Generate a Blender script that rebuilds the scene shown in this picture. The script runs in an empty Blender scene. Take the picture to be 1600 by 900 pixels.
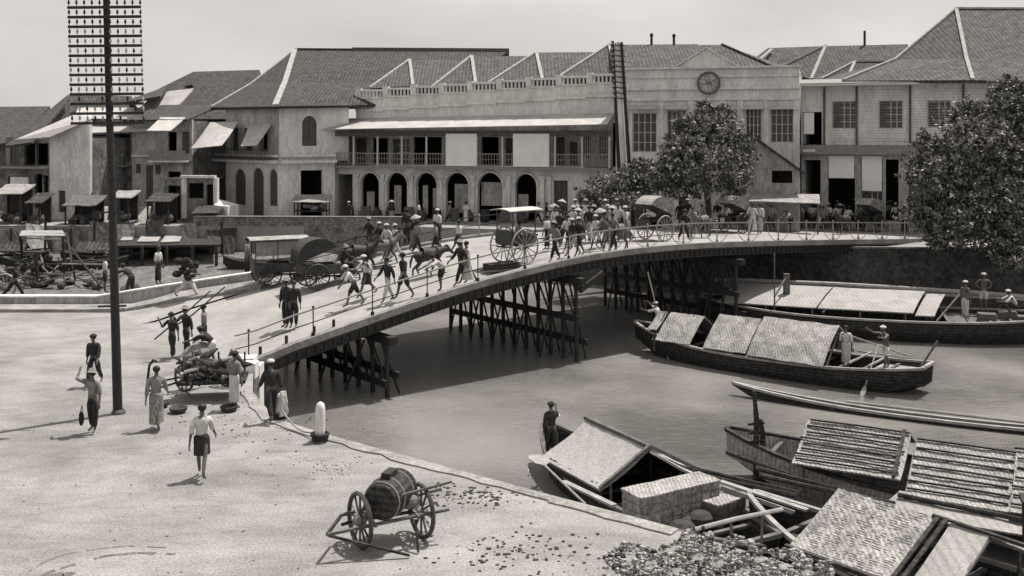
import bpy, math, random
import numpy as np
from mathutils import Vector, Matrix
R = math.radians
random.seed(7)
rnd = random.Random(11)
S = bpy.context.scene
COL = S.collection

# ------------------------------------------------------------------ camera, sky, sun, exposure
H = 8.0            # camera height above the near quay
F = 1600.0         # focal length in photo pixels (photo 1600 wide)
HY = 205.0         # horizon row
cam_d = bpy.data.cameras.new("camera"); cam = bpy.data.objects.new("camera", cam_d); COL.objects.link(cam)
cam.location = (0, 0, H); cam.rotation_euler = (R(90), 0, 0)
cam_d.sensor_width = 36; cam_d.lens = 36.0 * F / 1600.0
cam_d.shift_y = -(450 - HY) / 1600.0
cam_d.clip_end = 3000; cam_d.clip_start = 0.2
S.camera = cam

SUN_DIR = Vector((-0.33, -0.27, -1.0)).normalized()      # the way the light travels
elev = math.asin(-SUN_DIR.z)
azim = math.atan2(-SUN_DIR.x, -SUN_DIR.y)                # clockwise from +Y
W_ = bpy.data.worlds.new("World"); S.world = W_; W_.use_nodes = True
nt = W_.node_tree; nt.nodes.clear()
sky = nt.nodes.new("ShaderNodeTexSky"); sky.sky_type = 'NISHITA'; sky.sun_disc = False
sky.sun_elevation = elev; sky.sun_rotation = azim; sky.dust_density = 4.0; sky.air_density = 1.4; sky.altitude = 0
hs = nt.nodes.new("ShaderNodeHueSaturation"); hs.inputs['Saturation'].default_value = 0.06
tint = nt.nodes.new("ShaderNodeMix"); tint.data_type = 'RGBA'; tint.blend_type = 'MULTIPLY'; tint.inputs[0].default_value = 1.0
tint.inputs[7].default_value = (1.0, 0.955, 0.912, 1)
bg = nt.nodes.new("ShaderNodeBackground"); bg.inputs['Strength'].default_value = 0.15
wo = nt.nodes.new("ShaderNodeOutputWorld")
# thin high haze: a pale even veil over the clear sky, faintly mottled
vt = nt.nodes.new("ShaderNodeTexCoord"); vm = nt.nodes.new("ShaderNodeMapping"); vm.inputs['Scale'].default_value = (1, 1, 3)
vn = nt.nodes.new("ShaderNodeTexNoise"); vn.inputs['Scale'].default_value = 3.2; vn.inputs['Detail'].default_value = 5
vr = nt.nodes.new("ShaderNodeMapRange"); vr.inputs[1].default_value = .3; vr.inputs[2].default_value = .7; vr.inputs[3].default_value = 2.9; vr.inputs[4].default_value = 4.0
nt.links.new(vt.outputs['Generated'], vm.inputs[0]); nt.links.new(vm.outputs[0], vn.inputs['Vector']); nt.links.new(vn.outputs['Fac'], vr.inputs[0])
veil = nt.nodes.new("ShaderNodeMix"); veil.data_type = 'RGBA'; veil.inputs[0].default_value = .80
nt.links.new(vr.outputs[0], veil.inputs[7]); nt.links.new(sky.outputs[0], hs.inputs['Color']); nt.links.new(hs.outputs[0], veil.inputs[6]); nt.links.new(veil.outputs[2], tint.inputs[6])
nt.links.new(tint.outputs[2], bg.inputs['Color']); nt.links.new(bg.outputs[0], wo.inputs['Surface'])

sd = bpy.data.lights.new("sun", 'SUN'); sd.energy = 4.8; sd.angle = R(0.6); sd.color = (1.0, 0.932, 0.872)
so = bpy.data.objects.new("sun", sd); COL.objects.link(so)
so.rotation_euler = SUN_DIR.to_track_quat('-Z', 'Y').to_euler(); so.location = (20, 10, 60)

S.render.engine = 'CYCLES'
S.view_settings.view_transform = 'Standard'; S.view_settings.look = 'None'
S.view_settings.exposure = 0.42; S.view_settings.gamma = 1.0
S.view_settings.use_curve_mapping = False
S.cycles.max_bounces = 5

# ------------------------------------------------------------------ helpers
def Wp(px, py, Y):
    return Vector(((px - 800) / F * Y, Y, H - (py - HY) / F * Y))
def Pz(px, py, z):
    Y = F * (H - z) / (py - HY)
    return Vector(((px - 800) / F * Y, Y, z))

# bridge frame: t along the near edge, w across it away from the camera
BS = Vector((-9.3, 34.6)); BD = Vector((0.78, 0.627)).normalized(); BN = Vector((-BD.y, BD.x))
BL = 43.7; BW = 10.0
TZ = [(0, 0.02), (2.6, .49), (6, 1.14), (10, 1.83), (15.5, 2.42), (19.4, 2.55), (24, 2.46), (28.8, 2.22), (35.6, 1.83), (43.7, 1.34), (60, 1.30)]
def zdeck(t):
    if t <= 0: return -0.02
    tot = 0; ws = 0
    for k in range(-4, 5):
        tt = min(60, max(0, t + k * 0.45)); 
        for (a, za), (b, zb) in zip(TZ, TZ[1:]):
            if a <= tt <= b:
                tot += za + (zb - za) * (tt - a) / (b - a); ws += 1; break
    return tot / ws if t > 1.8 else tot / ws * min(1, t / 1.8 + .0) - 0.02 * (1 - t / 1.8)
def B(t, w, z=None):
    p = BS + BD * t + BN * w
    return Vector((p.x, p.y, zdeck(t) if z is None else z))
def tw(p):
    d = Vector((p[0], p[1])) - BS
    return d.dot(BD), d.dot(BN)
FARZ = 1.3; ZW = -2.0
def ground_z(x, y):
    t, w = tw((x, y))
    if t > 43.7 or y > 67: return FARZ
    if t > 0 and w > -0.1: return max(0.0, zdeck(t))
    return 0.0
def on(px, py):
    z = 2.55
    p = Pz(px, py, z)
    for i in range(60):
        p = Pz(px, py, z)
        z = z * .6 + ground_z(p.x, p.y) * .4
    t, w = tw(p)
    if 1 < t < 45 and -2.5 < w < .55: return B(t, .55)
    p.z = ground_z(p.x, p.y)
    return p

MATS = {}
def mat(name, v, v2=None, scale=6.0, rough=.85, bump=0.0, tint=(1.0, .98, .955), detail=6, spec=.25, speck=0.0, speck_scale=40.0, stretch=None, coord='Object', ribs=None, patch=None):
    """grey procedural surface: noise between v and v2, optional fine specks and bump"""
    if name in MATS: return MATS[name]
    m = bpy.data.materials.new(name); m.use_nodes = True
    n = m.node_tree; b = n.nodes['Principled BSDF']
    b.inputs['Roughness'].default_value = rough
    b.inputs['Specular IOR Level'].default_value = spec
    v2 = v * 1.35 if v2 is None else v2
    tc = n.nodes.new('ShaderNodeTexCoord'); mp = n.nodes.new('ShaderNodeMapping')
    n.links.new(tc.outputs[coord], mp.inputs[0])
    if stretch: mp.inputs['Scale'].default_value = stretch
    nz = n.nodes.new('ShaderNodeTexNoise'); nz.inputs['Scale'].default_value = scale; nz.inputs['Detail'].default_value = detail
    nz.inputs['Roughness'].default_value = .65
    n.links.new(mp.outputs[0], nz.inputs['Vector'])
    cr = n.nodes.new('ShaderNodeValToRGB'); cr.color_ramp.elements[0].position = .34; cr.color_ramp.elements[1].position = .68
    cr.color_ramp.elements[0].color = (v * tint[0], v * tint[1], v * tint[2], 1)
    cr.color_ramp.elements[1].color = (v2 * tint[0], v2 * tint[1], v2 * tint[2], 1)
    n.links.new(nz.outputs['Fac'], cr.inputs[0]); out = cr.outputs[0]
    if speck > 0:
        n2 = n.nodes.new('ShaderNodeTexNoise'); n2.inputs['Scale'].default_value = speck_scale; n2.inputs['Detail'].default_value = 3
        n.links.new(mp.outputs[0], n2.inputs['Vector'])
        c2 = n.nodes.new('ShaderNodeValToRGB'); c2.color_ramp.elements[0].position = .36; c2.color_ramp.elements[1].position = .64
        c2.color_ramp.elements[0].color = (1 - speck, 1 - speck, 1 - speck, 1); c2.color_ramp.elements[1].color = (1 + speck * .6,) * 3 + (1,)
        n.links.new(n2.outputs['Fac'], c2.inputs[0])
        mx = n.nodes.new('ShaderNodeMix'); mx.data_type = 'RGBA'; mx.blend_type = 'MULTIPLY'; mx.inputs[0].default_value = 1
        n.links.new(out, mx.inputs[6]); n.links.new(c2.outputs[0], mx.inputs[7]); out = mx.outputs[2]
    if patch:      # large trodden / damp areas and streaks: (scale, depth, stretch)
        mp2 = n.nodes.new('ShaderNodeMapping'); mp2.inputs['Scale'].default_value = patch[2]; mp2.inputs['Rotation'].default_value = (0, 0, R(-38)); n.links.new(tc.outputs[coord], mp2.inputs[0])
        for k_, (sc, dp) in enumerate(((patch[0], patch[1]), (patch[0] * 5.3, patch[1] * .7))):
            n4 = n.nodes.new('ShaderNodeTexNoise'); n4.inputs['Scale'].default_value = sc; n4.inputs['Detail'].default_value = 8; n4.inputs['Roughness'].default_value = .7; n4.inputs['Distortion'].default_value = .7
            n.links.new(mp2.outputs[0], n4.inputs['Vector']); c4 = n.nodes.new('ShaderNodeValToRGB'); c4.color_ramp.elements[0].position = .38; c4.color_ramp.elements[1].position = .56
            c4.color_ramp.elements[0].color = (1 - dp,) * 3 + (1,); c4.color_ramp.elements[1].color = (1.03,) * 3 + (1,)
            n.links.new(n4.outputs['Fac'], c4.inputs[0]); m4 = n.nodes.new('ShaderNodeMix'); m4.data_type = 'RGBA'; m4.blend_type = 'MULTIPLY'; m4.inputs[0].default_value = 1
            n.links.new(out, m4.inputs[6]); n.links.new(c4.outputs[0], m4.inputs[7]); out = m4.outputs[2]
    wv = None
    if ribs:
        wv = n.nodes.new('ShaderNodeTexWave'); wv.bands_direction = ribs[0]; wv.inputs['Scale'].default_value = ribs[1]; wv.inputs['Distortion'].default_value = ribs[3] if len(ribs) > 3 else 1.2; wv.inputs['Detail'].default_value = 3; wv.inputs['Detail Scale'].default_value = 1.5
        n.links.new(tc.outputs[coord], wv.inputs['Vector'])
        c3 = n.nodes.new('ShaderNodeValToRGB'); c3.color_ramp.elements[0].position = .05; c3.color_ramp.elements[1].position = .6
        c3.color_ramp.elements[0].color = (1 - ribs[2],) * 3 + (1,); c3.color_ramp.elements[1].color = (1.05,) * 3 + (1,)
        n.links.new(wv.outputs['Fac'], c3.inputs[0])
        m3 = n.nodes.new('ShaderNodeMix'); m3.data_type = 'RGBA'; m3.blend_type = 'MULTIPLY'; m3.inputs[0].default_value = 1
        n.links.new(out, m3.inputs[6]); n.links.new(c3.outputs[0], m3.inputs[7]); out = m3.outputs[2]
    n.links.new(out, b.inputs['Base Color'])
    if bump > 0:
        bp = n.nodes.new('ShaderNodeBump'); bp.inputs['Strength'].default_value = bump; bp.inputs['Distance'].default_value = .03
        n3 = n.nodes.new('ShaderNodeTexNoise'); n3.inputs['Scale'].default_value = scale * 3; n3.inputs['Detail'].default_value = 4
        n.links.new(mp.outputs[0], n3.inputs['Vector']); n.links.new(n3.outputs['Fac'], bp.inputs['Height']); n.links.new(bp.outputs[0], b.inputs['Normal'])
    MATS[name] = m
    return m

def tag(o, label=None, cat=None, group=None, kind=None):
    if label: o['label'] = label
    if cat: o['category'] = cat
    if group: o['group'] = group
    if kind: o['kind'] = kind
    return o
def empty(name, loc, label, cat, group=None, kind=None, rz=0):
    o = bpy.data.objects.new(name, None); COL.objects.link(o); o.location = loc; o.rotation_euler = (0, 0, rz)
    o.empty_display_size = .2
    return tag(o, label, cat, group, kind)
def base_of(p):
    v = Vector((0, 0, 0))
    while p is not None:
        v += Vector(p.location); p = p.parent
    return v
def copy_tree(o, parent=None):
    c = o.copy(); COL.objects.link(c); c.parent = parent
    for ch in list(o.children): copy_tree(ch, c)
    return c

class MB:
    def __init__(s): s.v = []; s.f = []; s.mi = []; s.cur = 0
    def add(s, vs, fs):
        b = len(s.v); s.v += [tuple(x) for x in vs]
        for f in fs: s.f.append(tuple(b + i for i in f)); s.mi.append(s.cur)
    def box(s, lo, hi):
        x0, y0, z0 = lo; x1, y1, z1 = hi
        s.add([(x0, y0, z0), (x1, y0, z0), (x1, y1, z0), (x0, y1, z0), (x0, y0, z1), (x1, y0, z1), (x1, y1, z1), (x0, y1, z1)],
              [(0, 3, 2, 1), (4, 5, 6, 7), (0, 1, 5, 4), (1, 2, 6, 5), (2, 3, 7, 6), (3, 0, 4, 7)])
    def obox(s, c, ax, ay, az):      # oriented box, half vectors
        c, ax, ay, az = map(Vector, (c, ax, ay, az))
        vs = [c + sx * ax + sy * ay + sz * az for sz in (-1, 1) for sy in (-1, 1) for sx in (-1, 1)]
        s.add(vs, [(0, 2, 3, 1), (4, 5, 7, 6), (0, 1, 5, 4), (1, 3, 7, 5), (3, 2, 6, 7), (2, 0, 4, 6)])
    def bar(s, a, b, w, h=None, up=(0, 0, 1)):
        a, b = Vector(a), Vector(b); h = w if h is None else h
        d = (b - a); L = d.length
        if L < 1e-6: return
        d /= L; u = Vector(up)
        if abs(d.dot(u)) > .97: u = Vector((0, 1, 0))
        x = d.cross(u).normalized(); y = x.cross(d).normalized()
        s.obox((a + b) / 2, d * L / 2, x * w / 2, y * h / 2)
    def tube(s, pts, rad, n=8, cap=True):
        pts = [Vector(p) for p in pts]; m = len(pts)
        rads = rad if isinstance(rad, (list, tuple)) else [rad] * m
        rings = []; ref = None
        for i, p in enumerate(pts):
            d = (pts[min(i + 1, m - 1)] - pts[max(i - 1, 0)]).normalized()
            if ref is None:
                ref = Vector((0, 0, 1)) if abs(d.z) < .9 else Vector((1, 0, 0))
            x = d.cross(ref).normalized(); y = x.cross(d).normalized(); ref = y
            rings.append([p + (x * math.cos(2 * math.pi * k / n) + y * math.sin(2 * math.pi * k / n)) * rads[i] for k in range(n)])
        vs = [q for r in rings for q in r]; fs = []
        for i in range(m - 1):
            for k in range(n):
                a = i * n + k; b = i * n + (k + 1) % n
                fs.append((a, b, b + n, a + n))
        if cap:
            fs.append(tuple(range(n))[::-1]); fs.append(tuple((m - 1) * n + k for k in range(n)))
        s.add(vs, fs)
    def lathe(s, prof, c, n=16, axis=(0, 0, 1)):
        ax = Vector(axis).normalized(); r = Vector((1, 0, 0)) if abs(ax.x) < .8 else Vector((0, 1, 0))
        x = ax.cross(r).normalized(); y = ax.cross(x).normalized(); c = Vector(c)
        vs = []; fs = []
        for (rr, hh) in prof:
            for k in range(n):
                a = 2 * math.pi * k / n
                vs.append(c + ax * hh + (x * math.cos(a) + y * math.sin(a)) * rr)
        for i in range(len(prof) - 1):
            for k in range(n):
                a = i * n + k; b = i * n + (k + 1) % n
                fs.append((a, b, b + n, a + n))
        fs.append(tuple(range(n))[::-1]); fs.append(tuple((len(prof) - 1) * n + k for k in range(n)))
        s.add(vs, fs)
    def ell(s, c, rx, ry, rz, n=10, m=7, rot=None):
        vs = []; fs = []; c = Vector(c)
        for i in range(m + 1):
            th = math.pi * i / m
            for k in range(n):
                a = 2 * math.pi * k / n
                v = Vector((rx * math.sin(th) * math.cos(a), ry * math.sin(th) * math.sin(a), rz * math.cos(th)))
                if rot is not None: v = rot @ v
                vs.append(c + v)
        for i in range(m):
            for k in range(n):
                a = i * n + k; b = i * n + (k + 1) % n
                fs.append((a, a + n, b + n, b))
        s.add(vs, fs)
    def prism(s, poly, z0, z1):      # poly in XY, z0/z1 numbers or per-vertex lists
        n = len(poly)
        a0 = z0 if isinstance(z0, (list, tuple)) else [z0] * n
        a1 = z1 if isinstance(z1, (list, tuple)) else [z1] * n
        s.add([(p[0], p[1], a0[i]) for i, p in enumerate(poly)] + [(p[0], p[1], a1[i]) for i, p in enumerate(poly)],
              [tuple(range(n))[::-1], tuple(range(n, 2 * n))] + [(i, (i + 1) % n, n + (i + 1) % n, n + i) for i in range(n)])
    def slab(s, pts, th, nrm=None):   # thick flat polygon in space
        pts = [Vector(p) for p in pts]
        if nrm is None:
            nrm = (pts[1] - pts[0]).cross(pts[2] - pts[0]).normalized()
            if nrm.z < 0: nrm = -nrm
        n = len(pts)
        s.add(pts + [p - Vector(nrm) * th for p in pts],
              [tuple(range(n)), tuple(range(n, 2 * n))[::-1]] + [(i, n + i, n + (i + 1) % n, (i + 1) % n) for i in range(n)])
    def sheet(s, a, b, c, d, th=.04, nx=8, ny=6, sag=0.0, rough=0.0):  # a-b top edge, d-c lower edge, thick, slightly uneven
        a, b, c, d = map(Vector, (a, b, c, d)); nr = (b - a).cross(d - a).normalized()
        if nr.z < 0: nr = -nr
        top = []
        for j in range(ny + 1):
            for i in range(nx + 1):
                u = i / nx; v = j / ny
                p = (a * (1 - u) + b * u) * (1 - v) + (d * (1 - u) + c * u) * v
                p = p + nr * (-sag * 4 * v * (1 - v) + rnd.uniform(-rough, rough))
                top.append(p)
        bot = [p - nr * th for p in top]; N = len(top); w = nx + 1; fs = []
        for j in range(ny):
            for i in range(nx):
                k = j * w + i
                fs.append((k, k + 1, k + 1 + w, k + w)); fs.append((N + k, N + k + w, N + k + 1 + w, N + k + 1))
        for i in range(nx):
            fs.append((i, N + i, N + i + 1, i + 1)); k = ny * w + i; fs.append((k, k + 1, N + k + 1, N + k))
        for j in range(ny):
            k = j * w; fs.append((k, k + w, N + k + w, N + k)); k = j * w + nx; fs.append((k, N + k, N + k + w, k + w))
        s.add(top + bot, fs)
    def build(s, name, mats, parent=None, smooth=False):
        me = bpy.data.meshes.new(name); off = base_of(parent)
        me.from_pydata([(v[0] - off.x, v[1] - off.y, v[2] - off.z) for v in s.v], [], s.f)
        if not isinstance(mats, (list, tuple)): mats = [mats]
        for m in mats: me.materials.append(m)
        if len(mats) > 1: me.polygons.foreach_set('material_index', s.mi)
        if smooth: me.polygons.foreach_set('use_smooth', [True] * len(me.polygons))
        me.update()
        o = bpy.data.objects.new(name, me); COL.objects.link(o)
        if parent is not None: o.parent = parent
        return o

# ------------------------------------------------------------------ materials
M = dict(
    ground=mat('packed_earth', .20, .285, .35, rough=.95, bump=0, speck=.26, speck_scale=19, patch=(.16, .24, (1, 2.2, 1)), detail=9),
    far_ground=mat('far_street', .20, .30, .5, rough=.95, speck=.15, speck_scale=10),
    deck=mat('deck_boards', .22, .32, .7, rough=.95, bump=.2, speck=.10, speck_scale=12),
    iron=mat('dark_iron', .018, .035, 8, rough=.6, speck=.3),
    rail=mat('pale_iron', .20, .32, 8, rough=.6),
    timber=mat('wet_timber', .02, .05, 4, rough=.8, bump=.3, speck=.3),
    wood=mat('weathered_wood', .06, .16, 3, rough=.85, bump=.3, stretch=(1, 1, 4), speck=.2),
    wood_pale=mat('bleached_wood', .20, .34, 3, rough=.85, bump=.2, speck=.15),
    wood_dark=mat('tarred_wood', .018, .06, 5, rough=.8, bump=.3, speck=.4, speck_scale=12, ribs=('Z', 2.4, .5, .6)),
    matr=mat('woven_mat', .20, .38, 2.0, rough=.9, bump=.4, speck=.30, speck_scale=16, ribs=('X', 3.2, .3, 3)),
    matp=mat('pale_mat', .24, .34, 1.2, rough=.9, bump=.3, speck=.16, speck_scale=18, ribs=('X', 1.6, .12, 3)),
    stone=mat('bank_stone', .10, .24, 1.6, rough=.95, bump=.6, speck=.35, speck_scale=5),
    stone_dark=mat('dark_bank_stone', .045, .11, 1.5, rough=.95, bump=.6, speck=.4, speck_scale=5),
    quay=mat('quay_stone', .21, .32, 1.2, rough=.9, bump=.4, speck=.24, speck_scale=14, patch=(.5, .25, (1, 1, 1))),
    plaster=mat('lime_plaster', .50, .72, .9, rough=.9, bump=.2, speck=.13, speck_scale=7, stretch=(1.2, 1.2, .35), detail=9),
    plaster_w=mat('whitewash', .46, .70, 1.2, rough=.9, speck=.16, speck_scale=6, stretch=(1.2, 1.2, .4), detail=9),
    plaster_g=mat('grey_plaster', .24, .46, 1.0, rough=.9, bump=.2, speck=.25, speck_scale=6, stretch=(1.2, 1.2, .35), detail=9),
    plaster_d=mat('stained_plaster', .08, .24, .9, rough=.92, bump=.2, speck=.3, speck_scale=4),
    tile=mat('clay_tile', .034, .088, 2.2, rough=.9, bump=.6, speck=.42, speck_scale=9, ribs=('X', 1.1, .4, .8)),
    tile_l=mat('faded_tile', .055, .12, 2.0, rough=.9, bump=.6, speck=.38, speck_scale=9, ribs=('X', 1.1, .35, .8)),
    ridge=mat('lime_ridge', .22, .38, 3, rough=.9),
    dark=mat('painted_room_shade', .012, .022, 2, rough=.95),  # room shade put into the colour: near-black shells behind the openings
    shutter=mat('louvred_shutter', .07, .12, 5, rough=.8, speck=.2),
    frame=mat('painted_frame', .40, .52, 5, rough=.7),
    glass=mat('dull_glass', .03, .05, 3, rough=.25, spec=.5),
    blind=mat('white_blind', .72, .82, 1.2, rough=.9, speck=.06),
    canvas=mat('awning_canvas', .34, .46, 1.5, rough=.9, speck=.06),
    tin=mat('pale_tin', .32, .44, 1.0, rough=.6, speck=.08),
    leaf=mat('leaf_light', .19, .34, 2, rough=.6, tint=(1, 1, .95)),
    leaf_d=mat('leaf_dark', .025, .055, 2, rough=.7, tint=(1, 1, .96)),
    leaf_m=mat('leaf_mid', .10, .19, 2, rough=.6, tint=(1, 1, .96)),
    bark=mat('bark', .05, .10, 5, rough=.95, bump=.5),
    skin=mat('brown_skin', .085, .12, 4, rough=.6, tint=(1, .94, .88)),
    hair=mat('black_hair', .012, .02, 8, rough=.5),
    c_white=mat('white_cotton', .38, .55, 6, rough=.9),
    c_grey=mat('grey_cotton', .13, .24, 7, rough=.9),
    c_dark=mat('dark_cloth', .018, .035, 6, rough=.9),
    c_batik=mat('batik_cloth', .05, .34, 26, rough=.9, detail=2),
    horse=mat('dark_coat', .02, .045, 3, rough=.6),
    horse_b=mat('bay_coat', .08, .13, 3, rough=.6),
    leather=mat('black_leather', .014, .028, 4, rough=.45, spec=.4),
    paint_d=mat('dark_paint', .03, .06, 4, rough=.5, spec=.4),
    paint_g=mat('grey_paint', .16, .26, 4, rough=.6),
    straw=mat('straw', .24, .38, 14, rough=.95, bump=.4),
    bale=mat('woven_cane', .15, .30, 5, rough=.95, bump=.7, speck=.35, speck_scale=12),
    litter=mat('dry_litter', .03, .07, 9, rough=.95),
    track=mat('trodden_earth', .16, .25, 2, rough=.95, speck=.3, speck_scale=17),
    rut=mat('damp_earth', .09, .16, 4, rough=.95, speck=.3, speck_scale=20),
    mud=mat('river_mud', .08, .17, .8, rough=.8, bump=.4, speck=.3, speck_scale=4),
    porc=mat('porcelain', .30, .4, 5, rough=.3),
)

# water: silty, diffuse body with small ripples
def water_mat():
    m = bpy.data.materials.new('river_water'); m.use_nodes = True; n = m.node_tree; b = n.nodes['Principled BSDF']
    b.inputs['Roughness'].default_value = .07; b.inputs['Specular IOR Level'].default_value = .5; b.inputs['IOR'].default_value = 1.33
    tc = n.nodes.new('ShaderNodeTexCoord')
    mp = n.nodes.new('ShaderNodeMapping'); mp.inputs['Rotation'].default_value = (0, 0, R(-35)); mp.inputs['Scale'].default_value = (1, 2.6, 1)
    n.links.new(tc.outputs['Object'], mp.inputs[0])
    nz = n.nodes.new('ShaderNodeTexNoise'); nz.inputs['Scale'].default_value = .12; nz.inputs['Detail'].default_value = 5
    n.links.new(tc.outputs['Object'], nz.inputs['Vector'])
    cr = n.nodes.new('ShaderNodeValToRGB'); cr.color_ramp.elements[0].position = .35; cr.color_ramp.elements[1].position = .7
    cr.color_ramp.elements[0].color = (.20, .195, .187, 1); cr.color_ramp.elements[1].color = (.33, .32, .305, 1)
    n.links.new(nz.outputs['Fac'], cr.inputs[0]); n.links.new(cr.outputs[0], b.inputs['Base Color'])
    n1 = n.nodes.new('ShaderNodeTexNoise'); n1.inputs['Scale'].default_value = 1.9; n1.inputs['Detail'].default_value = 7; n1.inputs['Roughness'].default_value = .72
    n1.inputs['Distortion'].default_value = .8
    n.links.new(mp.outputs[0], n1.inputs['Vector'])
    bp = n.nodes.new('ShaderNodeBump'); bp.inputs['Strength'].default_value = 1.0; bp.inputs['Distance'].default_value = .38
    n5 = n.nodes.new('ShaderNodeTexNoise'); n5.inputs['Scale'].default_value = .16; n5.inputs['Detail'].default_value = 4; n.links.new(tc.outputs['Object'], n5.inputs['Vector'])
    r5 = n.nodes.new('ShaderNodeMapRange'); r5.inputs[1].default_value = .38; r5.inputs[2].default_value = .62; r5.inputs[3].default_value = .6; r5.inputs[4].default_value = 1.0; n.links.new(n5.outputs['Fac'], r5.inputs[0]); n.links.new(r5.outputs[0], bp.inputs['Strength'])
    n6 = n.nodes.new('ShaderNodeTexNoise'); n6.inputs['Scale'].default_value = 5.5; n6.inputs['Detail'].default_value = 5; n6.inputs['Roughness'].default_value = .7; n.links.new(mp.outputs[0], n6.inputs['Vector'])
    ad = n.nodes.new('ShaderNodeMath'); ad.operation = 'MULTIPLY_ADD'; ad.inputs[1].default_value = .35; n.links.new(n6.outputs['Fac'], ad.inputs[0]); n.links.new(n1.outputs['Fac'], ad.inputs[2])
    n.links.new(ad.outputs[0], bp.inputs['Height']); n.links.new(bp.outputs[0], b.inputs['Normal'])
    return m
M['water'] = water_mat()

# ------------------------------------------------------------------ ground, banks, water
NEAR = [(-160, 47.2), (-10.9, 47.2), (-12.5, 44.4), (-8.75, 35.2), (-8.7, 34.4), (-7.9, 31.2), (-6.6, 28.4), (-4.9, 26.9), (.97, 22.3), (3.33, 20.5), (5.5, 18.6), (14, 11.2), (20, 5), (20, -60), (-160, -60)]
mb = MB(); mb.prism(NEAR[::-1], -3.5, 0.0)
tag(mb.build('ground', M['ground']), kind='structure')
FAR = [(-700, 72.5), (-60, 72.5), (-7, 72.0), (3, 68.6), (18.8, 57.6), (60, 56), (700, 56), (700, 2200), (-700, 2200)]
mb = MB(); mb.prism(FAR, -3.5, FARZ)
tag(mb.build('far_bank', [M['far_ground']]), kind='structure')
mb = MB(); mb.add([(-700, -60, ZW), (700, -60, ZW), (700, 90, ZW), (-700, 90, ZW)], [(0, 1, 2, 3)])
tag(mb.build('water', M['water']), kind='structure')
# ramp of the approach, left of the deck
mb = MB(); nT = 14
for i in range(nT):
    t0 = i * 7.0 / nT; t1 = (i + 1) * 7.0 / nT
    def wmax(t): # distance to the quay wall line Y=47.2
        return (47.2 - BS.y - BD.y * t) / BN.y
    a = B(t0, BW - .02); b = B(t1, BW - .02); c = B(t1, wmax(t1)); d = B(t0, wmax(t0))
    for q in (a, b, c, d): q.z += .004
    mb.add([a, b, c, d], [(0, 1, 2, 3)])
tag(mb.build('approach_ramp', M['deck']), kind='structure')
# sandy foot of the quay, sloping into the river
mb = MB()
e = [(-4.9, 26.9), (.97, 22.3), (3.33, 20.5), (5.5, 18.6), (9, 15.55)]; o_ = [(-4.6, 27.3), (2.0, 24.1), (5.0, 22.3), (7.6, 20.2), (11.6, 17.6)]
for i in range(4):
    mb.add([(e[i][0], e[i][1], .0), (e[i + 1][0], e[i + 1][1], .0), (o_[i + 1][0], o_[i + 1][1], -2.05), (o_[i][0], o_[i][1], -2.05)], [(0, 1, 2, 3)])
tag(mb.build('sandy_shore', M['quay']), kind='structure')
mb = MB()
pl = [(-160, 48), (-24, 48.2), (-19, 53), (-20, 60), (-30, 63), (-160, 64)]
mb.prism(pl[::-1], -2.6, -1.5); tag(mb.build('mud_bank', M['mud']), kind='structure')
mb = MB(); mb.prism([(-60, 58), (-20, 60), (-12.5, 66), (-12, 72.2), (-60, 72.4)], -2.6, [-2.05, -2.06, -2.05, -.35, -.3])
tag(mb.build('tidal_flat', M['mud']), kind='structure')
# pale stone kerb on the edge of the near quay
mb = MB()
kp = [(-7.9, 31.2), (-6.6, 28.4), (-4.9, 26.9), (.97, 22.3), (3.33, 20.5)]
for a, b in zip(kp, kp[1:]):
    a = Vector((*a, .035)); b = Vector((*b, .035)); d = (b - a).normalized(); n_ = Vector((-d.y, d.x, 0))
    k = max(1, int((b - a).length / .45)); w0 = .34
    for i in range(k):
        p = a.lerp(b, i / k); q = a.lerp(b, (i + 1) / k); w1 = .30 + rnd.uniform(-.07, .1)
        mb.slab([p + n_ * .03, q + n_ * .03, q - n_ * w1, p - n_ * w0], .3); w0 = w1
tag(mb.build('quay_kerb', M['quay']), kind='structure')

# bank walls
def wall_run(name, pts, z0, z1, th, m, label, cap=None, capz=.12):
    mb = MB()
    for a, b in zip(pts, pts[1:]):
        a = Vector((*a, 0)); b = Vector((*b, 0)); d = (b - a).normalized(); n_ = Vector((-d.y, d.x, 0)) * th
        zb0, zb1 = (z1(a), z1(b)) if callable(z1) else (z1, z1)
        mb.prism([(a.x, a.y), (b.x, b.y), (b.x + n_.x, b.y + n_.y), (a.x + n_.x, a.y + n_.y)], z0, [zb0, zb1, zb1, zb0])
    o = mb.build(name, m); tag(o, label, 'wall')
    if cap:
        mb = MB()
        for a, b in zip(pts, pts[1:]):
            a = Vector((*a, 0)); b = Vector((*b, 0)); d = (b - a).normalized(); n_ = Vector((-d.y, d.x, 0)); A = a - n_ * .06; Bq = b - n_ * .06; n2 = n_ * (th + .12)
            zb0, zb1 = (z1(a), z1(b)) if callable(z1) else (z1, z1)
            mb.prism([(A.x, A.y), (Bq.x, Bq.y), (Bq.x + n2.x, Bq.y + n2.y), (A.x + n2.x, A.y + n2.y)], [zb0 + .002, zb1 + .002, zb1 + .002, zb0 + .002], [zb0 + capz, zb1 + capz, zb1 + capz, zb0 + capz])
        mb.build('coping', cap, o)
    return o
wall_run('river_wall', [(-22.5, 72.3), (-7.0, 71.85)], -2.4, 1.95, .25, M['stone'], 'rough grey masonry wall along the far bank below the arcaded houses', M['quay'], .06)
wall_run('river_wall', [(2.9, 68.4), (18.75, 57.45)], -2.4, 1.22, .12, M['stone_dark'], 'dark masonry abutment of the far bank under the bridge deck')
wall_run('river_wall', [(18.85, 57.45), (60, 55.85)], -2.4, 1.42, .12, M['stone_dark'], 'dark stone embankment wall behind the moored boats under the big tree', M['stone'], .1)
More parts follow.
